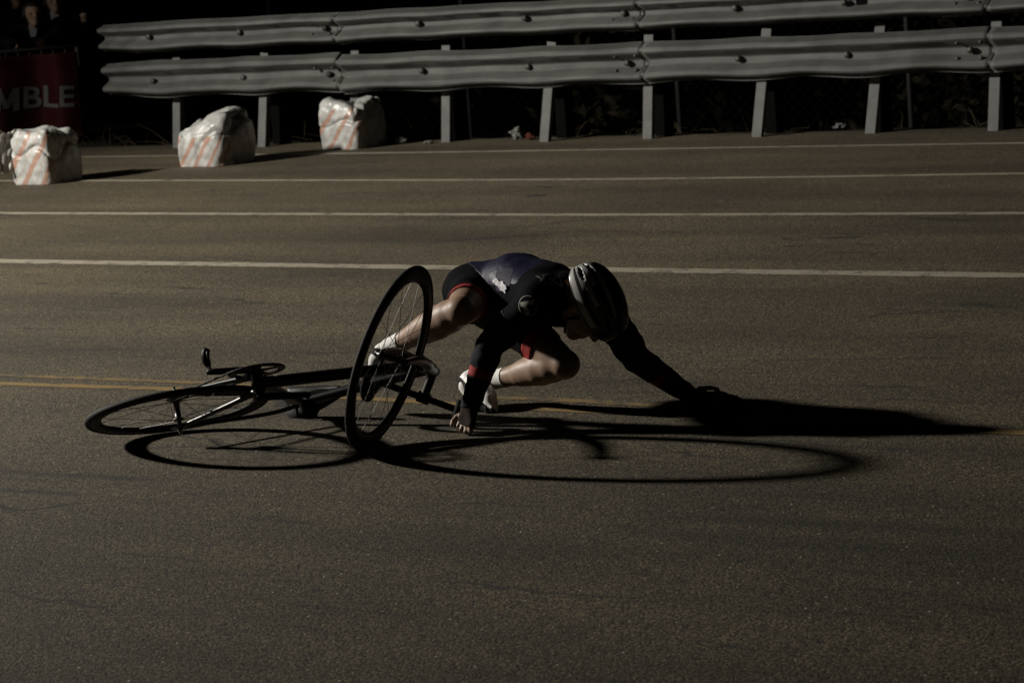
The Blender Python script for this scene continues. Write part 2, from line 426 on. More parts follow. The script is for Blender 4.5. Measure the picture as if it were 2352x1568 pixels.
# dry twigs and stalks along the foot of the rail; dark scrub beyond
rnd = random.Random(11)
mb = MB()
for i in range(420):
    s = rnd.uniform(-2.0, 9.0); q = rnd.uniform(0.30, 1.15)
    if rnd.random() < 0.5: s = rnd.choice([1.6, 4.9, 4.3, 7.4, 0.6]) + rnd.gauss(0, 0.35)
    p = rail(s, q, bank_z(s, q)); a = rnd.uniform(0, 6.28); l = rnd.uniform(0.08, 0.38); el = rnd.uniform(0.1, 1.1)
    d = np.array([math.cos(a) * math.cos(el), math.sin(a) * math.cos(el), math.sin(el)])
    mid = p + d * l * .5 + np.array([rnd.uniform(-.03, .03), rnd.uniform(-.03, .03), rnd.uniform(0, .04)])
    mb.tube([p, mid, p + d * l - [0, 0, rnd.uniform(0, .06)]], [0.0022, 0.0016, 0.0008], 4, caps=False)
tag(mb.build('dry_twigs', mat('dry_twig', (0.12, 0.09, 0.055), 0.9, var=0.5, vscale=9)),
    'dry twigs and stalks scattered along the foot of the guard rail', 'brush', kind='stuff')
def leaf_mass(name, spots, n, size, m, label):
    V = []; F = []; r = random.Random(len(name))
    for i in range(n):
        c, rad = r.choice(spots)
        u = np.array([r.gauss(0, 1), r.gauss(0, 1), r.gauss(0, 1)]); u /= np.linalg.norm(u) + 1e-9
        p = np.array(c) + u * np.array(rad) * (r.random() ** 0.4)
        a = np.array([r.gauss(0, 1), r.gauss(0, 1), r.gauss(0, 1)]); a /= np.linalg.norm(a); b = np.cross(a, u); b /= np.linalg.norm(b) + 1e-9
        sz = size * r.uniform(0.5, 1.5); k = len(V)
        V += [p - a * sz, p + b * sz * .45, p + a * sz, p - b * sz * .45]; F.append((k, k + 1, k + 2, k + 3))
    return tag(link(name, mesh_of(V, F, name), m, smooth=False), label, 'scrub', kind='stuff')
spots = []
for i in range(70):
    s = rnd.uniform(-9, 22); q = rnd.uniform(7, 15); z = bank_z(s, q)
    hgt = rnd.uniform(1.2, 2.6); spots.append((rail(s, q, z + hgt * 0.75), (rnd.uniform(.7, 1.3), rnd.uniform(.7, 1.3), hgt)))
leaf_mass('scrub', spots, 26000, 0.075, mat('scrub_leaf', (0.070, 0.062, 0.034), 0.8, var=0.6, vscale=1.2),
          'dark scrub growing down the bank behind the guard rail')

# ------------------------------------------------------------------ guard rail
GALV = mat('galvanised_steel', (0.122, 0.120, 0.113), 0.62, 0.1, 0.35, bump=0.12, bscale=14, var=0.32, vscale=5)
GALV2 = mat('post_steel', (0.20, 0.20, 0.193), 0.75, 0.0, 0.1, bump=0.1, bscale=40, var=0.2, vscale=9)
BOLT = mat('bolt_steel', (0.10, 0.095, 0.085), 0.6, 0.4, var=0.5, vscale=30)
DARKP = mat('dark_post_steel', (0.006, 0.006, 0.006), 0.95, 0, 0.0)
gr = empty('guard_rail', rail(0, 0)); tag(gr, 'battered two beam steel guard rail on pale posts along the road edge', 'guard rail')
GI = gr.matrix_world.inverted() if False else Matrix.Translation(-Vector(rail(0, 0)))
def loc(p): return np.array(p) - rail(0, 0)
posts = [((405, 340), (405, 132)), ((600, 338), (607, 122)), ((812, 331), (815, 116)), ((1023, 327), (1024, 104)), ((1248, 326), (1267, 97)),
         ((1486, 319), (1490, 78)), ((1736, 315), (1761, 66)), ((1997, 307), (2022, 52)), ((2280, 301), (2289, 46)), ((2575, 292), (2590, 22)), ((2900, 283), (2915, -10))]
pb = []
for b, t in posts:
    g = gp(*b); tp = at(t[0], t[1], g[1]); pb.append((g, tp))
pS = [float((g[:2] - RP0) @ RE) for g, _ in pb]
WP = np.array([(.156, .012), (.150, .004), (.118, .074), (.105, .083), (.085, .083), (.072, .074), (.030, .008), (.018, 0), (-.018, 0), (-.030, .008),
               (-.072, .074), (-.085, .083), (-.105, .083), (-.118, .074), (-.150, .004), (-.156, .012)])
def beam(s0, s1, zc, half, name, seed, crush, flare=False):
    n = int((s1 - s0) / 0.035); V = []; P = len(WP)
    for i in range(n + 1):
        s = s0 + (s1 - s0) * i / n
        near = max(math.exp(-((s - q) / 0.26) ** 2) for q in pS)
        k = 1 + crush * (near - 0.35) + 0.012 * noise.noise(Vector((s * 1.7, seed, 0)))
        dpt = 1.15 - 1.6 * crush * near + 0.10 * noise.noise(Vector((s * 1.1, seed + 5, 0)))
        zz = zc + 0.008 * noise.noise(Vector((s * 1.3, seed + 9, 0))) - 0.006 * near
        out = 0.035 * noise.noise(Vector((s * .7, seed + 3, 0)))
        fl = max(0, (s0 + 0.5 - s)) if flare else 0
        for (h, d) in WP:
            nn = -0.075 - out - d * dpt + fl * 0.25 + 0.004 * noise.noise(Vector((s * 4, h * 9, seed)))
            p = rail(s, nn, zz + h * (half / .156) * k * (1 - 0.18 * fl) + .004 * noise.noise(Vector((s * 3.1, h * 5 + 7, seed))))
            V.append(loc(p))
    F = [(i * P + j, i * P + j + 1, (i + 1) * P + j + 1, (i + 1) * P + j) for i in range(n) for j in range(P - 1)]
    me = mesh_of(V, F, name); bm = bmesh.new(); bm.from_mesh(me)
    for e in bm.edges:
        if len(e.link_faces) == 2 and e.calc_face_angle(0) > math.radians(22): e.smooth = False
    bm.to_mesh(me); bm.free(); o = link(name, me, GALV, gr)
    md = o.modifiers.new('thick', 'SOLIDIFY'); md.thickness = 0.004; md.offset = 0
    return o
sA = float((gp(240, 346)[:2] - RP0) @ RE)
cuts = [sA, pS[2] + 0.02, pS[5] + 0.05, pS[8] + 0.05, pS[8] + 3.0, pS[8] + 6.0]
for i in range(len(cuts) - 1):
    e = 0.012
    for (zc, half, seed, cr, nm) in ((0.588, .152, 2 + i, .10, 'lower_beam'), (0.965, .126, 40 + i, .035, 'upper_beam')):
        lap = 0.0 if i % 2 else 0.0
        bo = beam(cuts[i] + (e if i else 0), cuts[i + 1], zc + (0.02 if i == 0 and nm == 'lower_beam' else 0), half, nm, seed, cr, i == 0)
        for q in pS:
            if cuts[i] < q + 0.03 <= cuts[i + 1] + 0.2:
                MB().lathe(loc(rail(q - 0.10, -0.092, zc + 0.0)), [RN[0], RN[1], 0], [(0, -.03), (.020, -.028), (.026, -.016), (.026, 0)], 10).build('bolt', BOLT, bo)
        for dx in (-.24, -.06):
            for dz in (-.055, .055):
                MB().lathe(loc(rail(cuts[i + 1] + dx, -0.118, zc + dz * half / .15)), [RN[0], RN[1], 0], [(0, -.022), (.012, -.020), (.015, -.012), (.015, 0)], 8).build('bolt', BOLT, bo)
        # overlap plate edge at the splice
        if i < len(cuts) - 2:
            V = []
            for (h, d) in WP:
                for ds in (0.0, 0.020): V.append(loc(rail(cuts[i + 1] - .004 + ds, -0.075 - d - .006 - .035 * noise.noise(Vector((cuts[i + 1] * .7, seed + 3, 0))), zc + h * half / .156)))
            F = [(2 * j, 2 * j + 1, 2 * j + 3, 2 * j + 2) for j in range(len(WP) - 1)]
            link('splice_gap', mesh_of(V, F), BOLT, bo)
for g, tp in pb:
    g = g - np.array([0, 0, 0.03]); ax = tp - g; H = np.linalg.norm(ax); ax /= H
    x = np.array([RE[0], RE[1], 0]); x = x - ax * (x @ ax); x /= np.linalg.norm(x); y = np.cross(ax, x)
    mb = MB(); Rm = np.stack([x, y, ax], 1); c = g + ax * H / 2
    mb.box(loc(c), 0.078, 0.007, H, Rm)                                        # front flange
    mb.box(loc(c + y * 0.055), 0.006, 0.102, H - .004, Rm)
    po = mb.build('post', GALV2, gr, smooth=False)
    s = float((g[:2] - RP0) @ RE)
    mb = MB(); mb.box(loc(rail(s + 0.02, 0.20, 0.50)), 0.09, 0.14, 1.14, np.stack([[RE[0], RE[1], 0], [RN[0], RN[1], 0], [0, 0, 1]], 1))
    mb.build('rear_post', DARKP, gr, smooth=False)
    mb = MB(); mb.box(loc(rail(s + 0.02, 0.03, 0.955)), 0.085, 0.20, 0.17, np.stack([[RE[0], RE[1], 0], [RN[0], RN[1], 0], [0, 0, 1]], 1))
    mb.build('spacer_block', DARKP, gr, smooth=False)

# ------------------------------------------------------------------ wire fence down the bank
FN = 4.2
fx = [float((at(px, 60, 27.0)[:2] - RP0) @ RE) for px in (470, 945, 1474, 2050)]
step = 2.35
fo = empty('wire_fence', rail(0, FN, -2)); tag(fo, 'tall chain link fence on thin pale posts behind the guard rail', 'fence')
FP = mat('fence_post_steel', (0.028, 0.028, 0.027), 0.7); FW = mat('fence_wire', (0.008, 0.007, 0.006), 0.9)
def floc(p): return np.array(p) - rail(0, FN, -2)
base = fx[0]
for k in range(-3, 8):
    s = base + k * step; z0 = bank_z(s, FN)
    MB().tube([floc(rail(s, FN, z0 - .1)), floc(rail(s, FN, 2.4))], 0.024, 8).build('fence_post', FP, fo)
mb = MB(); s0, s1 = base - 3 * step, base + 7 * step
mb.tube([floc(rail(s0, FN, 2.38)), floc(rail(s1, FN, 2.38))], 0.018, 6)
mb.build('top_rail', FP, fo)
V = []; F = []; hz = 4.6; pitch = 0.11; r_ = 0.0011
nW = int((s1 - s0 + hz) / pitch)
for dirn in (1, -1):
    for k in range(nW):
        a = s0 + k * pitch - (hz if dirn > 0 else 0); a0, b0 = a, a + hz
        za, zb = (-2.3, -2.3 + hz) if dirn > 0 else (-2.3 + hz, -2.3)
        if a0 < s0: za += dirn * (s0 - a0); a0 = s0
        if b0 > s1: zb -= dirn * (b0 - s1); b0 = s1
        if b0 - a0 < 0.1: continue
        p, q = floc(rail(a0, FN + .03 + .003 * dirn, za)), floc(rail(b0, FN + .03 + .003 * dirn, zb))
        i = len(V); up = np.array([0, 0, r_ * 1.6])
        nv = np.array([RN[0], RN[1], 0]) * r_
        V += [p - up, p + up, p + nv, q - up, q + up, q + nv]; F += [(i, i + 1, i + 4, i + 3), (i + 1, i + 2, i + 5, i + 4), (i + 2, i, i + 3, i + 5)]
link('wire_mesh', mesh_of(V, F, 'wire_mesh'), FW, fo, smooth=False)

# ------------------------------------------------------------------ plastic wrapped bales
def bale_material(name, slope, off, freq, seed, hi):
    mm = bpy.data.materials.new(name); mm.use_nodes = True; t = mm.node_tree; b = t.nodes['Principled BSDF']
    L = t.links.new; N = t.nodes.new; tc = N('ShaderNodeTexCoord'); sp = N('ShaderNodeSeparateXYZ')
    wn = N('ShaderNodeTexNoise'); wn.inputs['Scale'].default_value = 7; wn.inputs['Detail'].default_value = 3; L(tc.outputs['Object'], wn.inputs['Vector'])
    ws = N('ShaderNodeVectorMath'); ws.operation = 'SCALE'; ws.inputs[3].default_value = 0.05; L(wn.outputs['Color'], ws.inputs[0])
    ad = N('ShaderNodeVectorMath'); ad.operation = 'ADD'; L(tc.outputs['Object'], ad.inputs[0]); L(ws.outputs[0], ad.inputs[1]); L(ad.outputs[0], sp.inputs[0])
    def mth(op, a, bb, c=None):
        q = N('ShaderNodeMath'); q.operation = op
        for i, v in enumerate((a, bb) if c is None else (a, bb, c)):
            if isinstance(v, (int, float)): q.inputs[i].default_value = v
            else: L(v, q.inputs[i])
        return q.outputs[0]
    # local x runs along the striped face, z up
    u = mth('SUBTRACT', sp.outputs['Z'], mth('MULTIPLY', mth('SUBTRACT', sp.outputs['X'], sp.outputs['Y']), slope))
    fr = mth('FRACT', mth('MULTIPLY', mth('ADD', u, off + 5.0), freq), 0)
    band = mth('MULTIPLY', mth('MULTIPLY', mth('LESS_THAN', fr, 0.29), mth('LESS_THAN', sp.outputs['Z'], hi)), mth('LESS_THAN', sp.outputs['X'], -0.10))
    fr2 = mth('FRACT', mth('MULTIPLY', mth('ADD', u, off + 5.0), freq), 0)
    thin = mth('MULTIPLY', mth('LESS_THAN', mth('ABSOLUTE', mth('SUBTRACT', fr2, 0.62), 0), 0.025), mth('LESS_THAN', sp.outputs['Z'], hi))
    # broken small print between the bands
    pv = N('ShaderNodeTexVoronoi'); pv.feature = 'DISTANCE_TO_EDGE'; pv.inputs['Scale'].default_value = 26; L(ad.outputs[0], pv.inputs['Vector'])
    pn = mth('MULTIPLY', mth('LESS_THAN', pv.outputs['Distance'], 0.09), mth('GREATER_THAN', fr2, 0.66))
    pg = N('ShaderNodeTexNoise'); pg.inputs['Scale'].default_value = 5.0; L(tc.outputs['Object'], pg.inputs['Vector'])
    pn = mth('MULTIPLY', pn, mth('GREATER_THAN', pg.outputs['Fac'], 0.52)); pn = mth('MULTIPLY', pn, mth('LESS_THAN', sp.outputs['Z'], hi * .62))
    msk = mth('MULTIPLY', mth('MAXIMUM', band, mth('MULTIPLY', mth('MAXIMUM', thin, pn), 0.6)), 0.68)
    dirt = N('ShaderNodeTexNoise'); dirt.inputs['Scale'].default_value = 9; dirt.inputs['Detail'].default_value = 7; L(tc.outputs['Object'], dirt.inputs['Vector'])
    dr = N('ShaderNodeValToRGB'); dr.color_ramp.elements[0].position = .3; dr.color_ramp.elements[0].color = (.17, .168, .16, 1)
    dr.color_ramp.elements[1].position = .62; dr.color_ramp.elements[1].color = (.36, .358, .342, 1); L(dirt.outputs['Fac'], dr.inputs['Fac'])
    x = N('ShaderNodeMix'); x.data_type = 'RGBA'; L(msk, x.inputs[0]); L(dr.outputs['Color'], x.inputs[6]); x.inputs[7].default_value = (0.25, 0.10, 0.05, 1)
    L(x.outputs[2], b.inputs['Base Color']); b.inputs['Roughness'].default_value = 0.36; b.inputs['Specular IOR Level'].default_value = 0.5
    bn = N('ShaderNodeTexNoise'); bn.inputs['Scale'].default_value = 16; bn.inputs['Detail'].default_value = 5; bn.inputs['Distortion'].default_value = 1.2
    bmp = N('ShaderNodeMapping'); bmp.inputs['Scale'].default_value = (1.3, 1.3, .38); L(tc.outputs['Object'], bmp.inputs['Vector']); L(bmp.outputs[0], bn.inputs['Vector'])
    bp = N('ShaderNodeBump'); bp.inputs['Strength'].default_value = 0.30; bp.inputs['Distance'].default_value = 0.02
    L(bn.outputs['Fac'], bp.inputs['Height']); L(bp.outputs[0], b.inputs['Normal'])
    return mm
def bale(px, py, yaw, sx, sy, hfun, seed, m, label, flap=False):
    c = gp(px, py); o0 = None
    n = 46; V = []; F = []; idx = {}
    def vid(i, j, k):
        key = (i, j, k)
        if key in idx: return idx[key]
        q = np.array([i, j, k]) / n * 2 - 1
        # rounded cuboid
        e = 5.5; r = (abs(q[0]) ** e + abs(q[1]) ** e + (abs(q[2]) ** e if q[2] > 0 else 0)) ** (1 / e) if (abs(q).max() > 0) else 1
        mx = max(abs(q[0]), abs(q[1]), q[2] if q[2] > 0 else 0, 1e-6); s_ = mx / max(r, 1e-6)
        x, y, z01 = q[0] * s_ * sx / 2, q[1] * s_ * sy / 2, (q[2] * (s_ if q[2] > 0 else 1) + 1) / 2
        hh = hfun(x / sx * 2, y / sy * 2); z = z01 * hh
        belly = 1 + 0.07 * math.sin(math.pi * min(1, z01 * 1.02)) - 0.05 * z01
        x *= belly; y *= belly
        p = Vector((x, y, z)); nrm = Vector((q[0] ** 5, q[1] ** 5, max(0, q[2]) ** 5)); nrm = nrm.normalized() if nrm.length > 0 else Vector((0, 0, 1))
        sd = Vector((seed * 3.7, seed * 1.3, 0))
        pw = p + Vector((noise.noise(p * 4 + sd), noise.noise(p * 4 + sd * 2), noise.noise(p * 4 - sd))) * .09
        tk = .35 + .65 * min(1.5, max(0, z01 - .45) * 3.2)
        d = tk * (-0.032 * max(0, .13 - abs(noise.noise(pw * 3.4 + sd))) / .13 - 0.004 * max(0, .15 - abs(noise.noise(pw * 8 + sd))) / .15) + 0.022 * noise.noise(p * 2.0 + sd) + .003 * noise.noise(p * 22 + sd) + .006
        # pleats gathered to the top knot
        a = math.atan2(y, x); d += 0.004 * math.sin(a * 5 + 7 * noise.noise(p * 3 + sd)) * max(0, z01 - .5) * 2 * (1 if q[2] < .999 else 0)
        p = p + nrm * d
        if z01 < 0.02: p.z = 0.0
        p.z = max(0, p.z)
        idx[key] = len(V); V.append(tuple(p)); return idx[key]
    for i in range(n):
        for j in range(n):
            F.append((vid(i, j, n), vid(i + 1, j, n), vid(i + 1, j + 1, n), vid(i, j + 1, n)))
            F.append((vid(i, j, 0), vid(i, j + 1, 0), vid(i + 1, j + 1, 0), vid(i + 1, j, 0)))
            F.append((vid(i, 0, j), vid(i + 1, 0, j), vid(i + 1, 0, j + 1), vid(i, 0, j + 1)))
            F.append((vid(i, n, j), vid(i, n, j + 1), vid(i + 1, n, j + 1), vid(i + 1, n, j)))
            F.append((vid(0, i, j), vid(0, i, j + 1), vid(0, i + 1, j + 1), vid(0, i + 1, j)))
            F.append((vid(n, i, j), vid(n, i + 1, j), vid(n, i + 1, j + 1), vid(n, i, j + 1)))
    root = empty('wrapped_bale', c); root.rotation_euler = (0, 0, yaw)
    tag(root, label, 'bale', 'wrapped bales along the kerb')
    link('plastic_wrap', mesh_of(V, F, 'plastic_wrap'), m, root)
    return root
T45 = math.radians(45)
b1 = bale(112, 418, T45 + .16, .41, .41, lambda x, y: .41 + .013 * math.sin(4 * (x - y) + 1) + .008 * math.sin(9 * x + 3), 1, bale_material('bale_wrap_near', 1.25, .06, 3.9, 1, .44),
          'white plastic wrapped bale at the left edge with a torn flap hanging off its side')
b2 = bale(500, 376, T45 + .18, .46, .46, lambda x, y: .385 + .058 * max(-1.3, min(.75, x - y)) + .012 * math.sin(6 * x + 2 * y), 2, bale_material('bale_wrap_middle', 1.4, .02, 5.0, 2, .26),
          'white wrapped bale with a slanting top, the middle of the three at the kerb')
b3 = bale(814, 338, T45 + .12, .41, .42, lambda x, y: .37 + .05 * min(1.2, abs(x - y)) - .01, 3, bale_material('bale_wrap_far', 1.2, .10, 4.4, 3, .36),
          'white wrapped bale with two raised corners, nearest to the guard rail posts')
# torn flap of the nearest bale
V = []; F = []; nu, nv = 14, 18
ol = gp(112, 418)
for i in range(nu + 1):
    for j in range(nv + 1):
        u, v = i / nu, j / nv
        X = np.array([-.20 - .125 * u - .05 * math.sin(v * 1.7) ** .6, -.06 - .07 * u + .03 * math.sin(4 * v), .43 - .31 * v ** 1.1 + .04 * math.sin(v * 3) - .03 * math.sin(4 * u)])
        X += .022 * np.array([noise.noise(Vector((u * 5, v * 5, 1))), noise.noise(Vector((u * 5, v * 5, 7))), noise.noise(Vector((u * 4, v * 4, 4)))])
        V.append(X); 
        if i < nu and j < nv: k = i * (nv + 1) + j; F.append((k, k + 1, k + nv + 2, k + nv + 1))
R45 = np.array(Matrix.Rotation(-(T45 + .16), 3, 'Z'))
fl = link('torn_flap', mesh_of([R45 @ v for v in V], F), mat('flap_plastic', (.55, .53, .48), .35, bump=.5, bscale=18), b1)
md = fl.modifiers.new('thick', 'SOLIDIFY'); md.thickness = 0.006

# ------------------------------------------------------------------ litter along the foot of the rail
def scrap(name, px, py, size, m, label, cat, seed, thick=0.4):
    p = gp(px, py); r = random.Random(seed); bm = bmesh.new(); bmesh.ops.create_icosphere(bm, subdivisions=3, radius=1)
    for v in bm.verts:
        q = v.co.copy(); d = 1 + .55 * noise.noise(q * 1.7 + Vector((seed, 0, 0))) + .28 * abs(noise.noise(q * 4 + Vector((seed, 2, 0))))
        v.co = Vector((q.x * d * size, q.y * d * size * .7, max(-.9, q.z * d) * size * thick + size * thick * .8))
    me = bpy.data.meshes.new(name); bm.to_mesh(me); bm.free()
    o = link(name, me, m, smooth=False); o.location = p; o.rotation_euler = (0, 0, r.uniform(0, 3)); return tag(o, label, cat)
PAPER = mat('paper', (.20, .195, .175), .8)
scrap('paper_scrap', 1190, 319, .065, PAPER, 'crumpled pale paper lying left of the dark gap by the leaning post', 'litter', 3, .75)
scrap('red_wrapper', 1218, 321, .05, mat('red_wrapper', (.08, .022, .017), .8), 'small dull red wrapper beside the crumpled pale paper', 'litter', 5, .6)
scrap('paper_scrap', 1930, 296, .055, mat('foil', (.22, .22, .21), .5), 'bright white crumpled scrap on the verge between two right hand posts', 'litter', 8, .45)
scrap('plastic_bag', 895, 318, .055, mat('clear_bag', (.28, .31, .36), .15), 'shiny bluish plastic bag standing right behind the farthest bale', 'litter', 12, 1.3)
scrap('paper_scrap', 922, 331, .05, mat('grey_paper', (.22, .22, .21), .7), 'grey crumpled scrap lying right of the shiny plastic bag', 'litter', 14, .6)
scrap('paper_scrap', 985, 330, .045, mat('grey_paper_flat', (.25, .24, .22), .7), 'flat grey scrap on the verge left of a thin rail post', 'litter', 17, .3)
p = gp(2136, 292)
bo = MB(); bo.lathe((0, 0, 0), (.35, .3, .9), [(0, 0), (.032, .0), (.036, .01), (.036, .06), (.032, .07), (.036, .08), (.036, .13), (.028, .155), (.012, .175), (.012, .195), (0, .196)], 20)
bo = bo.build('plastic_bottle', mat('bottle_plastic', (.16, .16, .14), .15)); bo.location = p; tag(bo, 'dull plastic bottle leaning in the twigs on the verge', 'bottle')

# ------------------------------------------------------------------ bicycle
BR = Matrix(((0.8779, 0.0981, 0.4686), (-0.4097, -0.3500, 0.8428), (0.2466, -0.9316, -0.2669)))
rvx = np.array([-1.860458892971959, 0.23210497292745705, -0.5324512896630753])
ang = np.linalg.norm(rvx); BR = Matrix.Rotation(ang, 4, Vector(rvx / ang))
bike = empty('racing_bicycle', matrix=Matrix.Translation((-1.2228699, 9.5906469, 0.1247129 + 0.006)) @ BR)
tag(bike, 'black racing bicycle fallen on its side with front wheel twisted up towards the rider', 'bicycle')
STEER = 2.109946701276322; CRANK = -2.7655644
BLK = mat('black_frame_paint', (.008, .008, .009), .34, 0, .35)
CARB = mat('matt_black_carbon', (.010, .010, .010), .55, 0, .12)
RUB = mat('tyre_rubber', (.010, .0095, .009), .75, 0, .25, bump=.2, bscale=300)
STEEL = mat('bright_steel', (.55, .54, .52), .25, .9)
DSTEEL = mat('dark_steel', (.09, .088, .085), .35, .8)
TAPE = mat('bar_tape', (.012, .012, .012), .75, bump=.3, bscale=250)
a74 = math.radians(74); bu = np.array([-math.cos(a74), 0, math.sin(a74)]); bn_ = np.array([math.sin(a74), 0, math.cos(a74)])
FH = np.array([.973, 0, 0]); FOOT = FH - .04 * bn_; CROWN = FOOT + .37 * bu; HT = FOOT + .52 * bu; BBx = np.array([.395, 0, -.055]); SCL = BBx + .50 * bu
SR = np.array(Matrix.Rotation(STEER, 3, Vector(bu)))
def steer(p): return FOOT + SR @ (np.array(p, float) - FOOT)
def wheel(center, ax, name, phase):
    c = np.array(center, float); ax = np.array(ax) / np.linalg.norm(ax)
    root = empty(name, tuple(c), parent=bike)
    z = np.zeros(3)
    prof = [(.311 + .0125 + .0118 * math.cos(q), .0118 * math.sin(q)) for q in np.linspace(-math.pi, math.pi, 15)]
    MB().lathe(z, ax, prof, 96).build('tyre', RUB, root)
    MB().lathe(z, ax, [(.314, -.0095), (.300, -.0105), (.283, -.0075), (.2735, 0), (.283, .0075), (.300, .0105), (.314, .0095), (.312, 0), (.314, -.0095)], 96).build('rim', CARB, root)
    MB().lathe(z, ax, [(0, -.052), (.0085, -.05), (.0085, -.037), (.022, -.036), (.022, -.032), (.012, -.03), (.011, 0), (.012, .03), (.022, .032), (.022, .036), (.0085, .037), (.0085, .05), (0, .052)], 20).build('hub', DSTEEL, root)
    a = np.cross(ax, [0, 0, 1.0]);
    if np.linalg.norm(a) < .1: a = np.cross(ax, [1.0, 0, 0])
    a /= np.linalg.norm(a); b = np.cross(ax, a)
    for k in range(20):
        q = 2 * math.pi * k / 20 + phase; sd = .034 if k % 2 else -.034; tw = .30 * (1 if (k // 2) % 2 else -1)
        h0 = .021 * (math.cos(q + tw * 3.5) * a + math.sin(q + tw * 3.5) * b) + ax * sd
        h1 = .277 * (math.cos(q) * a + math.sin(q) * b)
        MB().tube([h0, h1], .0011, 5, caps=False).build('spoke', DSTEEL, root)
        # bright nipple
    return root
rw = wheel((0, 0, 0), (0, 1, 0), 'wheel', .1)
FAX = SR @ np.array([0, 1.0, 0])
fw_ = wheel(steer(FH), FAX, 'wheel', .2)
# frame
fr = MB()
dtop = CROWN + .035 * bu; ttop = HT - .03 * bu
fr.tube([BBx, dtop], [.026, .024], 16, flat=((0, 1, 0), .85)); fr.tube([SCL + .0 * bu, ttop], [.018, .022], 14)
fr.tube([BBx, SCL + .02 * bu], [.028, .020], 16, flat=((0, 1, 0), .75)); fr.tube([CROWN, HT], [.028, .024], 18)
fr.tube([BBx + [0, -.036, 0], BBx + [0, .036, 0]], .024, 18)
for sg in (-1, 1):
    fr.tube(spline([BBx + [-.02, sg * .028, 0], BBx + [-.13, sg * .040, .016], np.array([0, sg * .062, 0])], 6), [.013, .010, .008], 10)
    fr.tube(spline([SCL + [0, sg * .012, -.02], SCL + [-.07, sg * .038, -.14], np.array([0, sg * .060, .01])], 6), [.009, .008, .007], 10)
    fr.box((-.004, sg * .062, 0), .05, .007, .034)
fr.build('frame', BLK, bike, auto=math.radians(40))
for sg in (-1, 1):                                                     # axle nuts
    MB().lathe((0, sg * .066, 0), (0, sg, 0), [(.011, 0), (.011, .011), (.006, .013), (.006, .02), (0, .021)], 8).build('axle_nut', STEEL, bike, smooth=False)
# fork, stem, bar
fk = MB()
fk.tube([steer(CROWN - .035 * bu), steer(CROWN + .022 * bu)], [.030, .028], 16)
for sg in (-1, 1):
    fk.tube([steer(p) for p in spline([CROWN + [0, sg * .018, .0], CROWN - .05 * bu + [0, sg * .040, 0], FOOT + .18 * bu + .004 * bn_ + np.array([0, sg * .046, 0]), FH + [0, sg * .050, 0]], 6)], [.022, .021, .017, .011], 12)
fk.build('fork', BLK, bike)
stm = MB(); STT = steer(HT + .032 * bu); CL = steer(HT + .030 * bu + .105 * bn_)
stm.tube([steer(HT), steer(HT + .055 * bu)], [.019, .018], 16); stm.tube([STT, CL], [.017, .016], 14)
stm.tube([CL - FAX * .022, CL + FAX * .022], .021, 16); stm.build('stem', CARB, bike, auto=math.radians(40))
FD = SR @ bn_; UD = SR @ bu
hb = MB(); pts = []
for k, hw in ((-1, .172), (1, .19)):
    e = CL + k * hw * FAX
    hook = [e - k * .02 * FAX, e + .030 * FD, e + .066 * FD - .022 * UD, e + .070 * FD - .070 * UD, e + .035 * FD - .118 * UD, e - .03 * FD - .128 * UD]
    if k < 0: hook = [e - k * .02 * FAX, e + .026 * FD + .004 * UD, e + .050 * FD - .014 * UD, e + .054 * FD - .055 * UD, e + .030 * FD - .105 * UD, e - .03 * FD - .122 * UD]
    sp_ = spline(hook, 6); pts = list(reversed(sp_)) + pts if k < 0 else pts + sp_
hbo = hb; hb.tube(pts, .0128, 12); hbo = hb.build('handlebar', CARB, bike)
for k, hw in ((-1, .172), (1, .19)):
    half = pts[: len(pts) // 2 - 6] if k < 0 else pts[len(pts) // 2 + 6:]
    MB().tube(half, .0155, 12).build('grip_tape', TAPE, hbo)
# saddle on its post, knocked askew
sy = -.026
MB().tube([SCL, BBx + .60 * bu], .0135, 12).build('seatpost', CARB, bike)
sb = []; n = 26
for i in range(n + 1):
    u = i / n; x = -.275 + .265 * u
    wd = (.060 * (1 - u) ** .9 + .017) * min(1, (u * 10 + .25) ** .5) * min(1, ((1 - u) * 12 + .12) ** .5)
    top = .600 + .010 * math.cos(u * 3.1) - .006 * math.sin(u * 6.3)
    ring = []
    for k in range(16):
        q = 2 * math.pi * k / 16; cy, cz = math.cos(q), math.sin(q)
        ring.append(BBx + np.array([x, sy + wd * cy, top + (.010 * cz if cz > 0 else .030 * cz * (.35 + .65 * abs(cy)))]))
    sb.append(ring)
V = [p for r in sb for p in r]; F = [(i * 16 + k, i * 16 + (k + 1) % 16, (i + 1) * 16 + (k + 1) % 16, (i + 1) * 16 + k) for i in range(n) for k in range(16)] + [tuple(range(15, -1, -1)), tuple(n * 16 + k for k in range(16))]
mb = MB(); mb.add(V, F); so = mb.build('saddle', mat('saddle_leather', (.012, .011, .011), .5, 0, .2), bike)
for sg in (-1, 1):
    MB().tube(spline([BBx + [-.245, sy + sg * .030, .582], BBx + [-.20, sy + sg * .022, .556], BBx + [-.11, sy + sg * .021, .556], BBx + [-.05, sy + sg * .008, .584]], 6), .0036, 8).build('rail', STEEL, so)
MB().box(BBx + [-.165, sy * .6, .565], .045, .05, .03).build('seat_clamp', DSTEEL, bike, smooth=False)
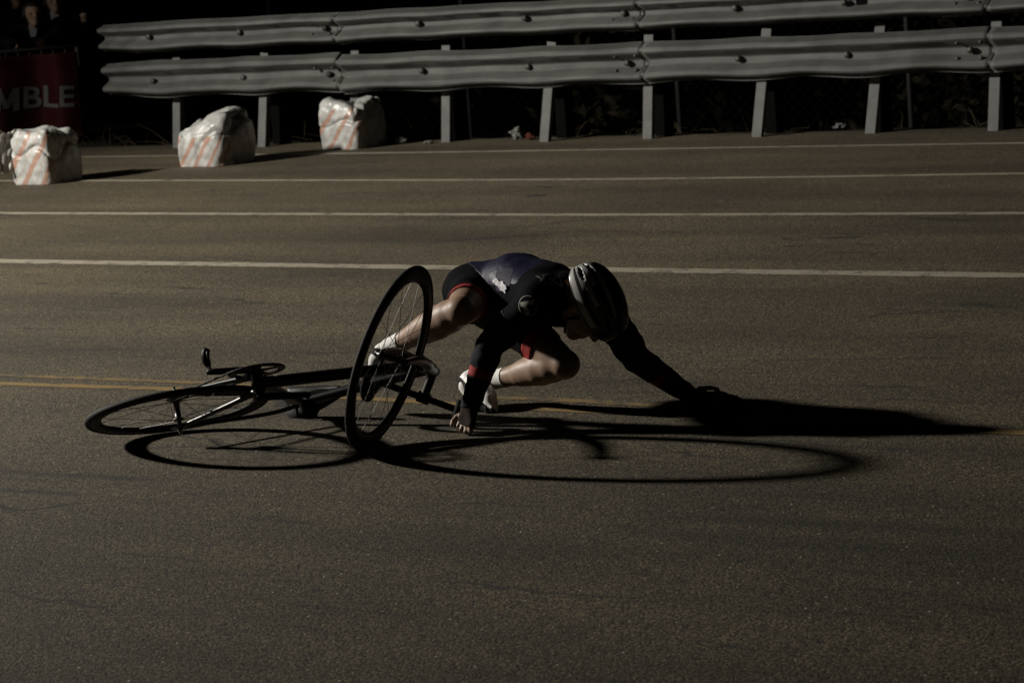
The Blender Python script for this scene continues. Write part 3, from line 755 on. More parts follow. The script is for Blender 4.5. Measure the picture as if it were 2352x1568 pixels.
# drivetrain
def ring_mesh(c, r_out, teeth, thick, hole, spider):
    mb = MB(); n = teeth * 4; c = np.array(c, float); V = []; F = []
    for k in range(n):
        q = 2 * math.pi * k / n; ro = r_out + (.003 if k % 4 in (1, 2) else -.0025)
        for (r, y) in ((ro, -thick), (ro, thick), (hole, thick), (hole, -thick)): V.append(c + np.array([r * math.cos(q), y, r * math.sin(q)]))
    for k in range(n):
        a, b = 4 * k, 4 * ((k + 1) % n)
        for j in range(4): F.append((a + j, a + (j + 1) % 4, b + (j + 1) % 4, b + j))
    mb.add(V, F)
    for k in range(spider):
        q = 2 * math.pi * k / spider + .4
        mb.tube([c, c + (hole + .004) * np.array([math.cos(q), 0, math.sin(q)])], [.014, .008], 6, flat=((0, 1, 0), .35))
    return mb
ring_mesh(BBx + [0, -.045, 0], .099, 48, .0025, .074, 5).build('chainring', DSTEEL, bike, smooth=False)
ring_mesh((0, -.044, 0), .031, 15, .002, .012, 0).build('sprocket', DSTEEL, bike, smooth=False)
R1, R2 = .098, .031; dv = BBx - 0; dL = math.hypot(dv[0], dv[2]); th0 = math.atan2(dv[2], dv[0]); al = math.acos((R1 - R2) / dL)
loop = []
for q in np.linspace(th0 - (math.pi - al) + 2 * math.pi - 2 * math.pi, th0 + (math.pi - al), 40): loop.append(BBx + [R1 * math.cos(q), -.045, R1 * math.sin(q)])
for q in np.linspace(th0 + (math.pi - al), th0 + 2 * math.pi - (math.pi - al), 16): loop.append(np.array([R2 * math.cos(q), -.045, R2 * math.sin(q)]))
dense = []
for i in range(len(loop)):
    a, b = loop[i], loop[(i + 1) % len(loop)]; k = max(1, int(np.linalg.norm(b - a) / .0127))
    for j in range(k): dense.append(a + (b - a) * j / k)
rad = [.0048 if i % 2 else .0032 for i in range(len(dense))]
MB().tube(dense, rad, 6, closed=True).build('chain', mat('oily_chain', (.03, .028, .025), .7, .3, .2), bike)
for sg, side in ((1, -1), (-1, 1)):
    dvec = sg * np.array([math.cos(CRANK), 0, math.sin(CRANK)])
    c0 = BBx + [0, side * .050, 0]; c1 = BBx + [0, side * .074, 0] + .165 * dvec
    mb = MB(); mb.tube([c0 - dvec * .012, c0, c1, c1 + dvec * .012], [.015, .017, .013, .011], 12, flat=((0, 1, 0), .85)); mb.tube([BBx + [0, side * .03, 0], c0 + [0, side * .01, 0]], .013, 12)
    co = mb.build('crank_arm', CARB, bike)
    MB().tube([c1, c1 + [0, side * .055, 0]], [.0065, .006], 8).build('pedal_spindle', STEEL, co)
    mb = MB(); pc = c1 + [0, side * .052, 0]; lng = np.array(BR.to_3x3().transposed() @ Vector(ray(480, 830))); lng[1] = 0; lng /= np.linalg.norm(lng); nrm = np.array([-lng[2], 0, lng[0]])
    if side > 0: lng, nrm = nrm, -lng
    # clipless pedal: curved body, rear clip
    body = []
    for i in range(9):
        u = i / 8 - .5
        body.append(pc + lng * 0 + np.array([0, side * .062 * u, 0]) + nrm * (.010 * math.cos(u * 3)))
    mb.tube(body, [.010, .015, .016, .016, .014], 10, flat=(lng, 1.7)); mb.tube([pc + lng * .038 + [0, -side * .022, 0], pc + lng * .046, pc + lng * .038 + [0, side * .022, 0]], .005, 8)
    mb.tube([pc + [0, -side * .028, 0] - lng * .015, pc - lng * .036, pc + [0, side * .028, 0] - lng * .015], .005, 8)
    po = mb.build('pedal', CARB, co)
    if side > 0:
        for q in (-1, 1): MB().lathe(pc + nrm * q * .022 + lng * .004, nrm * q, [(.011, -.006), (.010, 0), (0, .001)], 12).build('bolt', STEEL, po)

# ------------------------------------------------------------------ the fallen rider
SKIN = mat('skin', (.46, .30, .21), .5, 0, .25, var=.18, vscale=26, bump=.05, bscale=140)
NAVY = mat('navy_skinsuit', (.010, .0105, .038), .5, 0, .16, bump=.12, bscale=400)
BLACKF = mat('black_skinsuit', (.006, .006, .008), .85, 0, .03)
GREYF = mat('grey_side_panel', (.052, .049, .068), .7)
WARM = mat('charcoal_sleeve', (.040, .041, .047), .85, 0, .04)
RED = mat('red_band', (.40, .05, .045), .7)
SOCK = mat('white_sock', (.66, .65, .62), .8, bump=.15, bscale=500, k=1)
SHOEW = mat('white_shoe', (.78, .77, .74), .45, k=1)
SOLE = mat('black_shoe_sole', (.012, .012, .012), .75, 0, .15)
Jn = dict(head=(1351, 704, 9.42), neck=(1306, 668, 9.52), rsh=(1236, 690, 9.43), lsh=(1392, 716, 9.58), pel=(1108, 672, 9.90), rhip=(1092, 676, 9.85), lhip=(1138, 702, 9.97),
          rkn=(1058, 714, 9.52), ran=(896, 798, 9.80), lkn=(1296, 836, 9.66), lan=(1134, 872, 9.93), rel=(1126, 790, 9.49), rwr=(1078, 938, 9.46),
          lel=(1462, 824, 9.63), lwr=(1580, 904, 9.66), mid=(1190, 656, 9.76), chest=(1262, 676, 9.60))
J = {k: at(*v) for k, v in Jn.items()}
rider = empty('person', (J['pel'][0], J['pel'][1], 0.0))
tag(rider, 'person crashing in dark cycling skinsuit and helmet, one hand down and one arm flung out', 'person')
RI = np.array([J['pel'][0], J['pel'][1], 0.0])
S_SKIN, S_TORSO, S_SHORT, S_SLEEVE, S_BAND, S_SOCK, S_HEM, S_ADDED_GLOVE = range(8)
G = Organic((-.66, 9.30, -.03), (.86, 10.14, .66), .0047)
lr = lambda a, b, t: np.array(a) * (1 - t) + np.array(b) * t
left = J['lsh'] - J['rsh']; left /= np.linalg.norm(left)
hl = J['lhip'] - J['rhip']; hl /= np.linalg.norm(hl)
up_ = np.cross(J['chest'] - J['pel'], left); up_ /= np.linalg.norm(up_)
# trunk
G.cap(J['rhip'], J['lhip'], .092, .092, S_SHORT, .03)
G.cap(J['pel'] + up_ * .01, J['mid'], .100, .105, S_TORSO, .04); G.cap(J['mid'], J['chest'], .108, .112, S_TORSO, .04)
G.cap(J['mid'] - hl * .05 - up_ * .01, lr(J['rsh'], J['chest'], .35), .080, .085, S_TORSO, .03)
G.cap(J['mid'] + hl * .05 - up_ * .01, lr(J['lsh'], J['chest'], .35), .080, .085, S_TORSO, .03)
G.cap(lr(J['rsh'], J['lsh'], .12), lr(J['rsh'], J['lsh'], .88), .070, .070, S_TORSO, .035)
G.ball(J['rhip'] + up_ * .02 + (J['pel'] - J['mid']) * .25, .088, S_SHORT, .03); G.ball(J['lhip'] + up_ * .02 + (J['pel'] - J['mid']) * .25, .088, S_SHORT, .03)
G.cap(J['neck'], lr(J['neck'], J['head'], .75), .058, .055, S_SKIN, .02)
G.cap(lr(J['neck'], J['chest'], .5), J['neck'], .075, .060, S_TORSO, .03)
# legs
def limb(a, b, rs, ts, labs, side=None, k=.006):
    for i in range(len(ts) - 1):
        G.cap(lr(a, b, ts[i]), lr(a, b, ts[i + 1]), rs[i], rs[i + 1], labs[i], k)
for h, kn, an, hem in (('rhip', 'rkn', 'ran', .62), ('lhip', 'lkn', 'lan', .70)):
    H_, K_, A_ = J[h], J[kn], J[an]
    limb(H_, K_, [.088, .082, .070, .066, .053], [0, .35, hem - .11, hem, 1.0], [S_SHORT, S_SHORT, S_HEM, S_SKIN])
    limb(K_, A_, [.053, .056, .058, .046, .036, .033], [0, .15, .32, .60, .80, 1.0], [S_SKIN, S_SKIN, S_SKIN, S_SKIN, S_SOCK])
    # calf belly, kneecap
    sh = A_ - K_; th = K_ - H_; back = -(th / np.linalg.norm(th) - sh / np.linalg.norm(sh)); back /= np.linalg.norm(back)
    G.cap(lr(K_, A_, .14) + back * .018, lr(K_, A_, .45) + back * .020, .043, .036, S_SKIN, .04)
    G.ball(K_ - back * .012, .047, S_SKIN, .015)
    ft = {'ran': ((872, 810, 9.80), (846, 890, 9.90)), 'lan': ((1066, 872, 9.98), (1098, 940, 9.90))}[an]
    G.cap(A_, lr(at(*ft[0]), at(*ft[1]), .22), .032, .028, S_SOCK, .01)
    G.cap(lr(at(*ft[0]), at(*ft[1]), .2), lr(at(*ft[0]), at(*ft[1]), .8), .026, .022, S_SOCK, .01)
# arms
for s_, e_, w_ in (('rsh', 'rel', 'rwr'), ('lsh', 'lel', 'lwr')):
    S0, E0, W0 = J[s_], J[e_], J[w_]
    G.ball(S0, .066, S_TORSO, .025)
    limb(S0, E0, [.062, .054, .052, .043], [0, .45, .75, 1.0], [S_TORSO, S_SLEEVE, S_SLEEVE])
    limb(E0, W0, [.043, .044, .040, .038, .028], [0, .22, .36, .50, 1.0], [S_SLEEVE, S_SLEEVE, S_BAND, S_SLEEVE])
# hands
def finger(pts, r0=.0092, r1=.0068):
    n_ = len(pts)
    for i in range(n_ - 1): G.cap(pts[i], pts[i + 1], r0 + (r1 - r0) * i / (n_ - 1), r0 + (r1 - r0) * (i + 1) / (n_ - 1), S_SKIN, .0035)
def px(x, y, Y, zmin=.010):
    p = at(x, y, Y); p[2] = max(p[2], zmin); return p
# right hand: closing round the end of the fallen handlebar
W0 = J['rwr']; kn = [px(1060, 964, 9.42), px(1067, 971, 9.405), px(1075, 975, 9.39), px(1083, 976, 9.375)]
for i, q in enumerate(kn): G.cap(lr(W0, lr(kn[0], kn[3], .5), .25) + (q - lr(kn[0], kn[3], .5)) * .4, q, .021, .0135, S_ADDED_GLOVE, .008)
tips = [((1053, 977, 9.41), (1057, 990, 9.43)), ((1060, 986, 9.395), (1066, 998, 9.42)), ((1070, 991, 9.38), (1075, 1001, 9.405)), ((1080, 989, 9.37), (1084, 998, 9.395))]
for q, (a, b) in zip(kn, tips): finger([q, px(*a), px(*b)], .0098, .0075)
finger([lr(W0, kn[0], .45), px(1050, 957, 9.45), px(1041, 967, 9.44), px(1038, 976, 9.43)], .0125, .008)
# left hand: spread flat on the asphalt
W0 = J['lwr']; kn = [px(1622, 905, 9.68, .026), px(1630, 911, 9.64, .024), px(1628, 918, 9.60, .020), px(1620, 924, 9.565, .017)]
for i, q in enumerate(kn): G.cap(lr(W0, lr(kn[0], kn[3], .5), .2) + (q - lr(kn[0], kn[3], .5)) * .4, q, .020, .0125, S_ADDED_GLOVE, .008)
ft_ = [((1650, 901, 9.71, .026), (1668, 905, 9.74, .012)), ((1664, 910, 9.66, .025), (1694, 915, 9.67, .010)), ((1668, 919, 9.60, .020), (1704, 920, 9.60, .010)), ((1654, 927, 9.55, .018), (1682, 929, 9.53, .010))]
for q, (a, b) in zip(kn, ft_): finger([q, px(*a), px(*b)], .0095, .007)
finger([lr(W0, kn[0], .35), px(1608, 893, 9.72, .03), px(1632, 890, 9.74, .03), px(1650, 894, 9.75, .022)], .0125, .0078)
# head
HC = J['head']
hu = 0.78 * RGT + 0.40 * UPV - 0.48 * FWD; hu /= np.linalg.norm(hu)          # crown
hf = 0.42 * RGT - 0.88 * UPV - 0.10 * FWD; hf -= hu * (hf @ hu); hf /= np.linalg.norm(hf)   # face
hs = np.cross(hf, hu)                                                         # his right
def hp(f, u, s=0.0): return HC + hf * f + hu * u + hs * s
G.cap(hp(-.03, .035), hp(.025, .035), .083, .080, S_SKIN, .02); G.cap(hp(.035, -.02, -.02), hp(.035, -.02, .02), .058, .058, S_SKIN, .02)
G.cap(hp(.062, -.090, -.012), hp(.062, -.090, .012), .025, .025, S_SKIN, .015)
for q in (-1, 1):
    G.cap(hp(.0, -.050, .055 * q), hp(.055, -.088, .02 * q), .022, .022, S_SKIN, .015)
    G.ball(hp(.068, -.022, .036 * q), .026, S_SKIN, .012)                     # cheek
    G.cap(hp(-.008, -.002, .077 * q), hp(-.012, -.045, .076 * q), .016, .010, S_SKIN, .004, flat=(hs, .45))
    G.cap(hp(.092, .022, .012 * q), hp(.078, .026, .045 * q), .011, .010, S_SKIN, .008)   # brow
G.chain([hp(.094, .012), hp(.108, -.018), hp(.113, -.030)], [.0085, .0105, .0125], S_SKIN, .006)
G.ball(hp(.100, -.031, .012), .009, S_SKIN, .004); G.ball(hp(.100, -.031, -.012), .009, S_SKIN, .004)
G.cap(hp(.088, -.056, -.018), hp(.088, -.056, .018), .0075, .0075, S_SKIN, .004); G.cap(hp(.085, -.068, -.015), hp(.085, -.068, .015), .0085, .0085, S_SKIN, .004)
V, F, LB = G.skin(); NV = vnormals(V, F)
Vl = V - RI
body = link('body', mesh_of(Vl, F, 'body'), SKIN, rider)
def suit_face(c):
    out = []
    pc = at(1150, 655, 9.8)
    for p in c:
        q = p - J['mid']; side = q @ hl; top = q @ up_
        out.append(1 if (top < -.015 or (p - J['chest']) @ (J['chest'] - J['pel']) > .0) else 0)
    return out
msk = lambda *l: np.isin(LB, l)
gl = lambda name, mk, off, m_, **k: garment(name, Vl, F, NV, mk, off, m_, body.parent, **k)
jersey = gl('jersey', msk(S_TORSO), .0035, [NAVY, BLACKF], fold=.0038, fs=17, face_mats=lambda c: suit_face(c + RI))
shorts = gl('shorts', msk(S_SHORT), .0045, BLACKF, fold=.002)
def comps(mask):                                                              # split a label into its left and right pieces
    ids = np.where(mask)[0]; c = V[F[ids]].mean(1); return ids, c
ids, c = comps(msk(S_SLEEVE, S_BAND, S_HEM, S_SOCK))
nearR = lambda p, a, b: np.linalg.norm(p - lr(a, b, np.clip(((p - a) @ (b - a)) / ((b - a) @ (b - a)), 0, 1)[:, None]), axis=1)
cen = V[F].mean(1)
def dist(pts, a, b):
    t = np.clip(((pts - a) @ (b - a)) / ((b - a) @ (b - a)), 0, 1); return np.linalg.norm(pts - (a + t[:, None] * (b - a)), axis=1)
armR = np.minimum(dist(cen, J['rsh'], J['rel']), dist(cen, J['rel'], J['rwr'])) < np.minimum(dist(cen, J['lsh'], J['lel']), dist(cen, J['lel'], J['lwr']))
legR = np.minimum(dist(cen, J['rhip'], J['rkn']), dist(cen, J['rkn'], J['ran'])) < np.minimum(dist(cen, J['lhip'], J['lkn']), dist(cen, J['lkn'], J['lan']))
for sd in (armR, ~armR):
    gl('added_glove', msk(S_ADDED_GLOVE) & sd, .0015, mat('added_dark_glove', (.040, .030, .024), .85, 0, .05)); gl('sleeve', msk(S_SLEEVE) & sd, .004, WARM, fold=.004, fs=30); gl('sleeve_band', msk(S_BAND) & sd, .0055, RED)  # the dark gloves are added to darken the palms
for sd in (legR, ~legR):
    gl('shorts_hem', msk(S_HEM) & sd, .005, RED); gl('sock', msk(S_SOCK) & sd, .0025, SOCK)
for q in (-1, 1):
    mb = MB(); bm_ = bmesh.new(); bmesh.ops.create_uvsphere(bm_, u_segments=12, v_segments=8, radius=.0118)
    mb.add([np.array(v.co) + hp(.081, .004, .031 * q) - RI for v in bm_.verts], [tuple(v.index for v in f.verts) for f in bm_.faces]); bm_.free()
    mb.build('eye', mat('eye', (.5, .48, .45), .2), rider)
# shoes
def shoe(heel, toe, ankle, parent):
    heel, toe, ankle = np.array(heel), np.array(toe), np.array(ankle)
    L_ = toe - heel; ln = np.linalg.norm(L_); L_ /= ln; upd = ankle - heel; upd -= L_ * (upd @ L_); upd /= np.linalg.norm(upd); sd = np.cross(L_, upd)
    lo_ = np.minimum(np.minimum(heel, toe), ankle) - .09; hi_ = np.maximum(np.maximum(heel, toe), ankle) + .09
    O = Organic(lo_, hi_, .0045)
    f = lambda x, z, s=0: heel + L_ * (x * .262) + upd * z + sd * s
    O.cap(f(.10, .034), f(.12, .075), .033, .036, 0, .015); O.cap(f(.12, .034), f(.5, .036), .033, .034, 0, .02)
    O.cap(f(.5, .036), f(.76, .030), .036, .036, 0, .02, flat=(upd, .85)); O.cap(f(.76, .030, .0), f(.94, .022), .036, .024, 0, .015, flat=(upd, .75)); O.cap(f(.25, .05), f(.62, .045), .036, .032, 0, .02)
    O.cap(f(.08, .006), f(.9, .004), .030, .030, 1, .004, flat=(upd, .30)); O.cap(f(.62, .000, 0), f(.78, -.002), .036, .036, 1, .004, flat=(upd, .28)); O.box = None
    O.cap(f(.64, -.012), f(.76, -.012), .018, .020, 1, .003, flat=(upd, .5))
    v, ff, lb = O.skin(); n_ = vnormals(v, ff); z_ = (v[ff].mean(1) - heel) @ upd
    so_ = empty('shoe', tuple(heel - RI), parent=rider); vl = v - heel
    for nm, mk, mt in (('upper', z_ > .009, SHOEW), ('sole', z_ <= .009, SOLE)):
        garment(nm, vl, ff, n_, mk, .0005, mt, so_)
    for xx in (.34, .50, .64):
        pts_ = [f(xx, .072 * math.cos(q) - .004 + (.50 - xx) * .05, .040 * math.sin(q)) - heel for q in np.linspace(-1.25, 1.25, 9)]
        MB().tube(pts_, .004, 6, flat=(upd, .5)).build('strap', SOLE, so_)
shoe(at(868, 808, 9.775), at(842, 900, 9.93), J['ran'] + np.array([.02, .05, .0]), rider)
shoe(at(1054, 876, 9.99), px(1098, 946, 9.86, .03), J['lan'], rider)

# race number, lettering and sleeve emblem laid on the cloth
dg = bpy.context.evaluated_depsgraph_get()
def bvh_of(*obs):
    vs, fs = [], []
    for o in obs:
        k = len(vs); vs += [tuple(v.co) for v in o.data.vertices]; fs += [tuple(i + k for i in p.vertices) for p in o.data.polygons]
    return BVHTree.FromPolygons(vs, fs)
cloth = bvh_of(jersey, shorts, *[o for o in rider.children if o.name.startswith('sleeve')])
def decal(name, shape_v, shape_f, px_, py_, rotdeg, scale, m_, parent, off=.0022, crumple=0.0, thick=True, tilt=None):
    o_ = Vector(CAM - RI); d_ = Vector(ray(px_, py_)).normalized(); hit = cloth.ray_cast(o_, d_)
    if hit[0] is None: return None
    nrm = hit[1] if hit[1].dot(d_) < 0 else -hit[1]
    nrm = (nrm - d_ * 1.2).normalized()
    a = math.radians(rotdeg); ex = Vector(RGT) * math.cos(a) + Vector(UPV) * math.sin(a); ex = (ex - nrm * ex.dot(nrm)).normalized(); ey = nrm.cross(ex)
    vs = []
    for (x, y) in shape_v:
        p = hit[0] + ex * (x * scale) + ey * (y * scale); h2 = cloth.ray_cast(p + nrm * .10, -nrm)
        q = h2[0] if h2[0] is not None else p
        cr = crumple * (noise.noise(Vector((x * 4, y * 4, 2))) + .5 * abs(noise.noise(Vector((x * 9, y * 9, 5))))) + crumple
        vs.append(tuple(q + nrm * (off + cr)))
    me = mesh_of(vs, shape_f, name); return link(name, me, m_, parent, smooth=crumple == 0)
def text_shape(s, sub=2):
    cu = bpy.data.curves.new('lettering_curve', 'FONT'); cu.body = s; cu.align_x = 'CENTER'; cu.align_y = 'CENTER'; cu.resolution_u = 3; cu.offset = .02
    to = bpy.data.objects.new('lettering_source', cu); COL.objects.link(to); bpy.context.view_layer.update()
    me = bpy.data.meshes.new_from_object(to.evaluated_get(bpy.context.evaluated_depsgraph_get())); bpy.data.objects.remove(to); bpy.data.curves.remove(cu)
    bm = bmesh.new(); bm.from_mesh(me); bmesh.ops.triangulate(bm, faces=bm.faces)
    for _ in range(sub): bmesh.ops.subdivide_edges(bm, edges=[e for e in bm.edges if e.calc_length() > .12], cuts=1, use_grid_fill=False); bmesh.ops.triangulate(bm, faces=bm.faces)
    bm.verts.index_update(); vv = [(v.co.x, v.co.y) for v in bm.verts]; ff = [tuple(v.index for v in f.verts) for f in bm.faces]; bm.free(); bpy.data.meshes.remove(me); return vv, ff
GREYT = mat('grey_lettering', (.16, .155, .15), .7)
tv, tf = text_shape('DER'); decal('lettering', [(x_, y_ * 1.55) for x_, y_ in tv], tf, 1264, 641, 188, .050, GREYT, jersey)
tv, tf = text_shape('RIDE', 1)
def grid_shape(nx, ny, fx_):
    vv = [fx_(i / nx - .5, j / ny - .5) for i in range(nx + 1) for j in range(ny + 1)]
    return vv, [(i * (ny + 1) + j, (i + 1) * (ny + 1) + j, (i + 1) * (ny + 1) + j + 1, i * (ny + 1) + j + 1) for i in range(nx) for j in range(ny)]
gv, gf = grid_shape(20, 14, lambda x, y: (x * (1 - 1.1 * y * y * 1.6), y * (1 - 1.2 * x * x * 1.6) * .9))
decal('side_panel', gv, gf, 1156, 640, -38, .11, GREYF, jersey, .0015)
gv, gf = grid_shape(26, 12, lambda x, y: (x + .05 * math.sin(8 * y), y * (.26 + .07 * math.sin(7 * x) + .05 * math.sin(17 * x))))
decal('race_number', gv, gf, 1150, 654, -26, .092, mat('crumpled_number', (.50, .49, .51), .8, 0, .05, k=1), jersey, .003, .006)
ring = [(math.cos(q) * r, math.sin(q) * r) for q in np.linspace(0, 2 * math.pi, 33)[:-1] for r in (.94, 1.0)]
rf = [(2 * i, 2 * i + 1, (2 * i + 3) % 64, (2 * i + 2) % 64) for i in range(32)]
lv, lf = [], []
def lrect(x0, y0, x1, y1, n_=5):
    k = len(lv)
    for i in range(n_ + 1):
        for j in range(n_ + 1): lv.append((x0 + (x1 - x0) * i / n_, y0 + (y1 - y0) * j / n_))
    for i in range(n_):
        for j in range(n_): lf.append((k + i * (n_ + 1) + j, k + (i + 1) * (n_ + 1) + j, k + (i + 1) * (n_ + 1) + j + 1, k + i * (n_ + 1) + j + 1))
lrect(-.72, .02, .72, .46); lrect(-.45, -.85, -.02, .02)
k = len(lv); decal('sleeve_emblem', lv + ring, lf + [tuple(i + k for i in f) for f in rf], 1212, 702, 14, .036, mat('emblem_print', (.55, .52, .46), .8, 0, .05), jersey)

# helmet
HR = dict(f=.142, s=.104, u=.118)
def helm(fr_, ph, grow=0.0):
    # fr_: 0 front .. 1 back; ph: -1..1 side to side
    a = math.pi * (1 - fr_); b = ph * math.radians(100)
    taper = 1 - .10 * abs(math.cos(a))
    f_ = (HR['f'] + grow) * -math.cos(a) * (1 if math.cos(a) < 0 else 1.02)
    rr = math.sin(a) ** .62
    s_ = (HR['s'] + grow) * rr * math.sin(b) * taper; u_ = (HR['u'] + grow) * rr * (math.cos(b) if math.cos(b) > 0 else .55 * math.cos(b))
    return hp(f_ * 1.0 + .0, .022 + u_, s_) - RI
def vent(fr_, ph):
    for (c, w0, f0, f1) in ((0, .055, .14, .44), (.26, .055, .10, .50), (-.26, .055, .10, .50), (.52, .05, .14, .52), (-.52, .05, .14, .52), (0.13, .05, .56, .90), (-.13, .05, .56, .90), (.40, .055, .58, .92), (-.40, .055, .58, .92), (.70, .05, .30, .62), (-.70, .05, .30, .62), (.68, .05, .68, .92), (-.68, .05, .68, .92)):
        if f0 < fr_ < f1:
            t = (fr_ - f0) / (f1 - f0); ww = w0 * (math.sin(math.pi * t) ** .5)
            if abs(ph - c * (1 - .25 * (fr_ - .5))) < ww: return True
    return False
NA, NB = 72, 84
V = [helm(.02 + .96 * i / NA, -1 + 2 * j / NB) for i in range(NA + 1) for j in range(NB + 1)]; F = []; M = []
for i in range(NA):
    for j in range(NB):
        fr_, ph = .02 + .96 * (i + .5) / NA, -1 + 2 * (j + .5) / NB
        if vent(fr_, ph): continue
        k = i * (NB + 1) + j; F.append((k, k + 1, k + NB + 2, k + NB + 1))
        stripe_ = (fr_ > .60 and abs(ph) > .12 and (int((ph + 1) * 11) % 2 == 0)) or (abs(abs(ph) - .33) < .05 and fr_ > .30) or (abs(abs(ph) - .60) < .04 and fr_ > .45) or (abs(abs(ph) - .86) < .06 and .30 < fr_ < .95) or (fr_ > .93)
        M.append(1 if stripe_ else 0)
me = mesh_of(V, F, 'helmet'); HB = mat('black_helmet_shell', (.010, .010, .011), .30); HW = mat('white_helmet_stripe', (.55, .55, .53), .4)
ho = link('helmet', me, [HB, HW], rider); me.polygons.foreach_set('material_index', M)
bm = bmesh.new(); bm.from_mesh(me); bmesh.ops.delete(bm, geom=[v for v in bm.verts if not v.link_faces], context='VERTS')
ctr = Vector(hp(0, .0) - RI)
for f in bm.faces:
    if f.normal.dot(f.calc_center_median() - ctr) < 0: f.normal_flip()
bm.to_mesh(me); bm.free()
md = ho.modifiers.new('thick', 'SOLIDIFY'); md.thickness = .020; md.offset = -1
V = [helm(.03 + .94 * i / 24, -.94 + 1.88 * j / 28, -.022) for i in range(25) for j in range(29)]
link('liner', mesh_of(V, [(i * 29 + j, i * 29 + j + 1, (i + 1) * 29 + j + 1, (i + 1) * 29 + j) for i in range(24) for j in range(28)]), mat('helmet_foam', (.012, .012, .012), .9), ho)
for q in (-1, 1):
    MB().tube([hp(.03, -.01, .085 * q) - RI, hp(.01, -.06, .078 * q) - RI, hp(.045, -.112, .03 * q) - RI, hp(.055, -.118, 0) - RI], .0045, 6, flat=(hs, .4)).build('strap', SOLE, ho)

# ------------------------------------------------------------------ spectators behind the barrier
bx, by = -4.05, 25.1
def barrier_pt(x, z): return np.array([x, by + .10 * (x - bx), z])
br = empty('crowd_barrier', (bx, by, 0)); tag(br, 'steel crowd barrier draped with a red banner at the left edge', 'barrier')
BS = mat('barrier_steel', (.10, .10, .10), .5, .5)
O_ = np.array([bx, by, 0])
fm = MB(); x0, x1 = bx - 1.7, at(186, 220, by)[0]
for z in (.12, .86): fm.tube([barrier_pt(x0, z) - O_, barrier_pt(x1, z) - O_], .019, 8)
for x in (x0, x1): fm.tube([barrier_pt(x, .12) - O_, barrier_pt(x, .86) - O_], .019, 8)
for i in range(1, 18): fm.tube([barrier_pt(x0 + (x1 - x0) * i / 18, .12) - O_, barrier_pt(x0 + (x1 - x0) * i / 18, .86) - O_], .007, 5)
fm.build('rail_frame', BS, br)
for x in (x0 + .2, x1 - .2):
    MB().tube([barrier_pt(x, .12) - O_, barrier_pt(x, .02) - O_ + [0, -.0, 0]], .016, 6).tube([barrier_pt(x, .015) - O_ + [0, -.28, 0], barrier_pt(x, .015) - O_ + [0, .28, 0]], .015, 6).build('foot', BS, br)
LX = at(124, 218, by)[0]
def ban(u, v, off=0.0):
    x = x0 + (x1 + .03 - x0) * u; z = .02 + .80 * v
    ph = ((x - LX) / .56 + .5) % 1.0; w_ = .40; g_ = .5 * (1 + math.erf((ph - .5) / (w_ * .5)))
    wv = .45 * ((ph - .5) - (g_ - .5)) * (1 - .25 * v) + .012 * math.sin(u * 29 + 2 * v) * (1 - v) + .02 * noise.noise(Vector((u * 9, v * 4, 1)))
    return barrier_pt(x, z) + np.array([0, -.21 + wv - off, 0])
NX, NZ = 120, 26
V = [ban(i / NX, j / NZ) for i in range(NX + 1) for j in range(NZ + 1)]
F = [(i * (NZ + 1) + j, (i + 1) * (NZ + 1) + j, (i + 1) * (NZ + 1) + j + 1, i * (NZ + 1) + j + 1) for i in range(NX) for j in range(NZ)]
REDB = mat('red_banner_cloth', (.038, .005, .006), .75)
bo_ = link('banner', mesh_of(V, F, 'banner'), REDB); tag(bo_, 'wavy dark red banner with white capital letters hung on the crowd barrier', 'banner')
md = bo_.modifiers.new('thick', 'SOLIDIFY'); md.thickness = .004
LET = mat('white_banner_letters', (.125, .125, .12), .75)
def on_banner(ch, pxl, pxr, pyt, pyb):
    if ch == 'M':
        tv, tf = [], []
        for (p, q, wd) in (((.0, 0), (.02, 1), .26), ((.74, 1), (.74, 0), .26), ((.02, 1), (.40, .12), .24), ((.36, .12), (.76, 1), .24)):
            k = len(tv)
            for a in range(9):
                for b in range(4): tv.append((p[0] + (q[0] - p[0]) * a / 8 + wd * b / 3, p[1] + (q[1] - p[1]) * a / 8))
            tf += [(k + a * 4 + b, k + a * 4 + b + 1, k + a * 4 + b + 5, k + a * 4 + b + 4) for a in range(8) for b in range(3)]
    else: tv, tf = text_shape(ch, 3)
    xs = [v[0] for v in tv]; ys = [v[1] for v in tv]
    V = []
    for (x, y) in tv:
        a = (x - min(xs)) / (max(xs) - min(xs)); b = (y - min(ys)) / (max(ys) - min(ys))
        w_ = at(pxl + (pxr - pxl) * a, pyb + (pyt - pyb) * b, by)
        u = (w_[0] - x0) / (x1 + .03 - x0); v = (w_[2] - .02) / .80; V.append(ban(u, v, .010))
    link('letter', mesh_of(V, tf, 'letter'), LET, bo_)
for ch, l, r, t, b in (('M', 3, 55, 198, 250), ('B', 63, 102, 196, 246), ('L', 106, 145, 194, 243), ('E', 148, 180, 193, 241)): on_banner(ch, l, r, t, b)

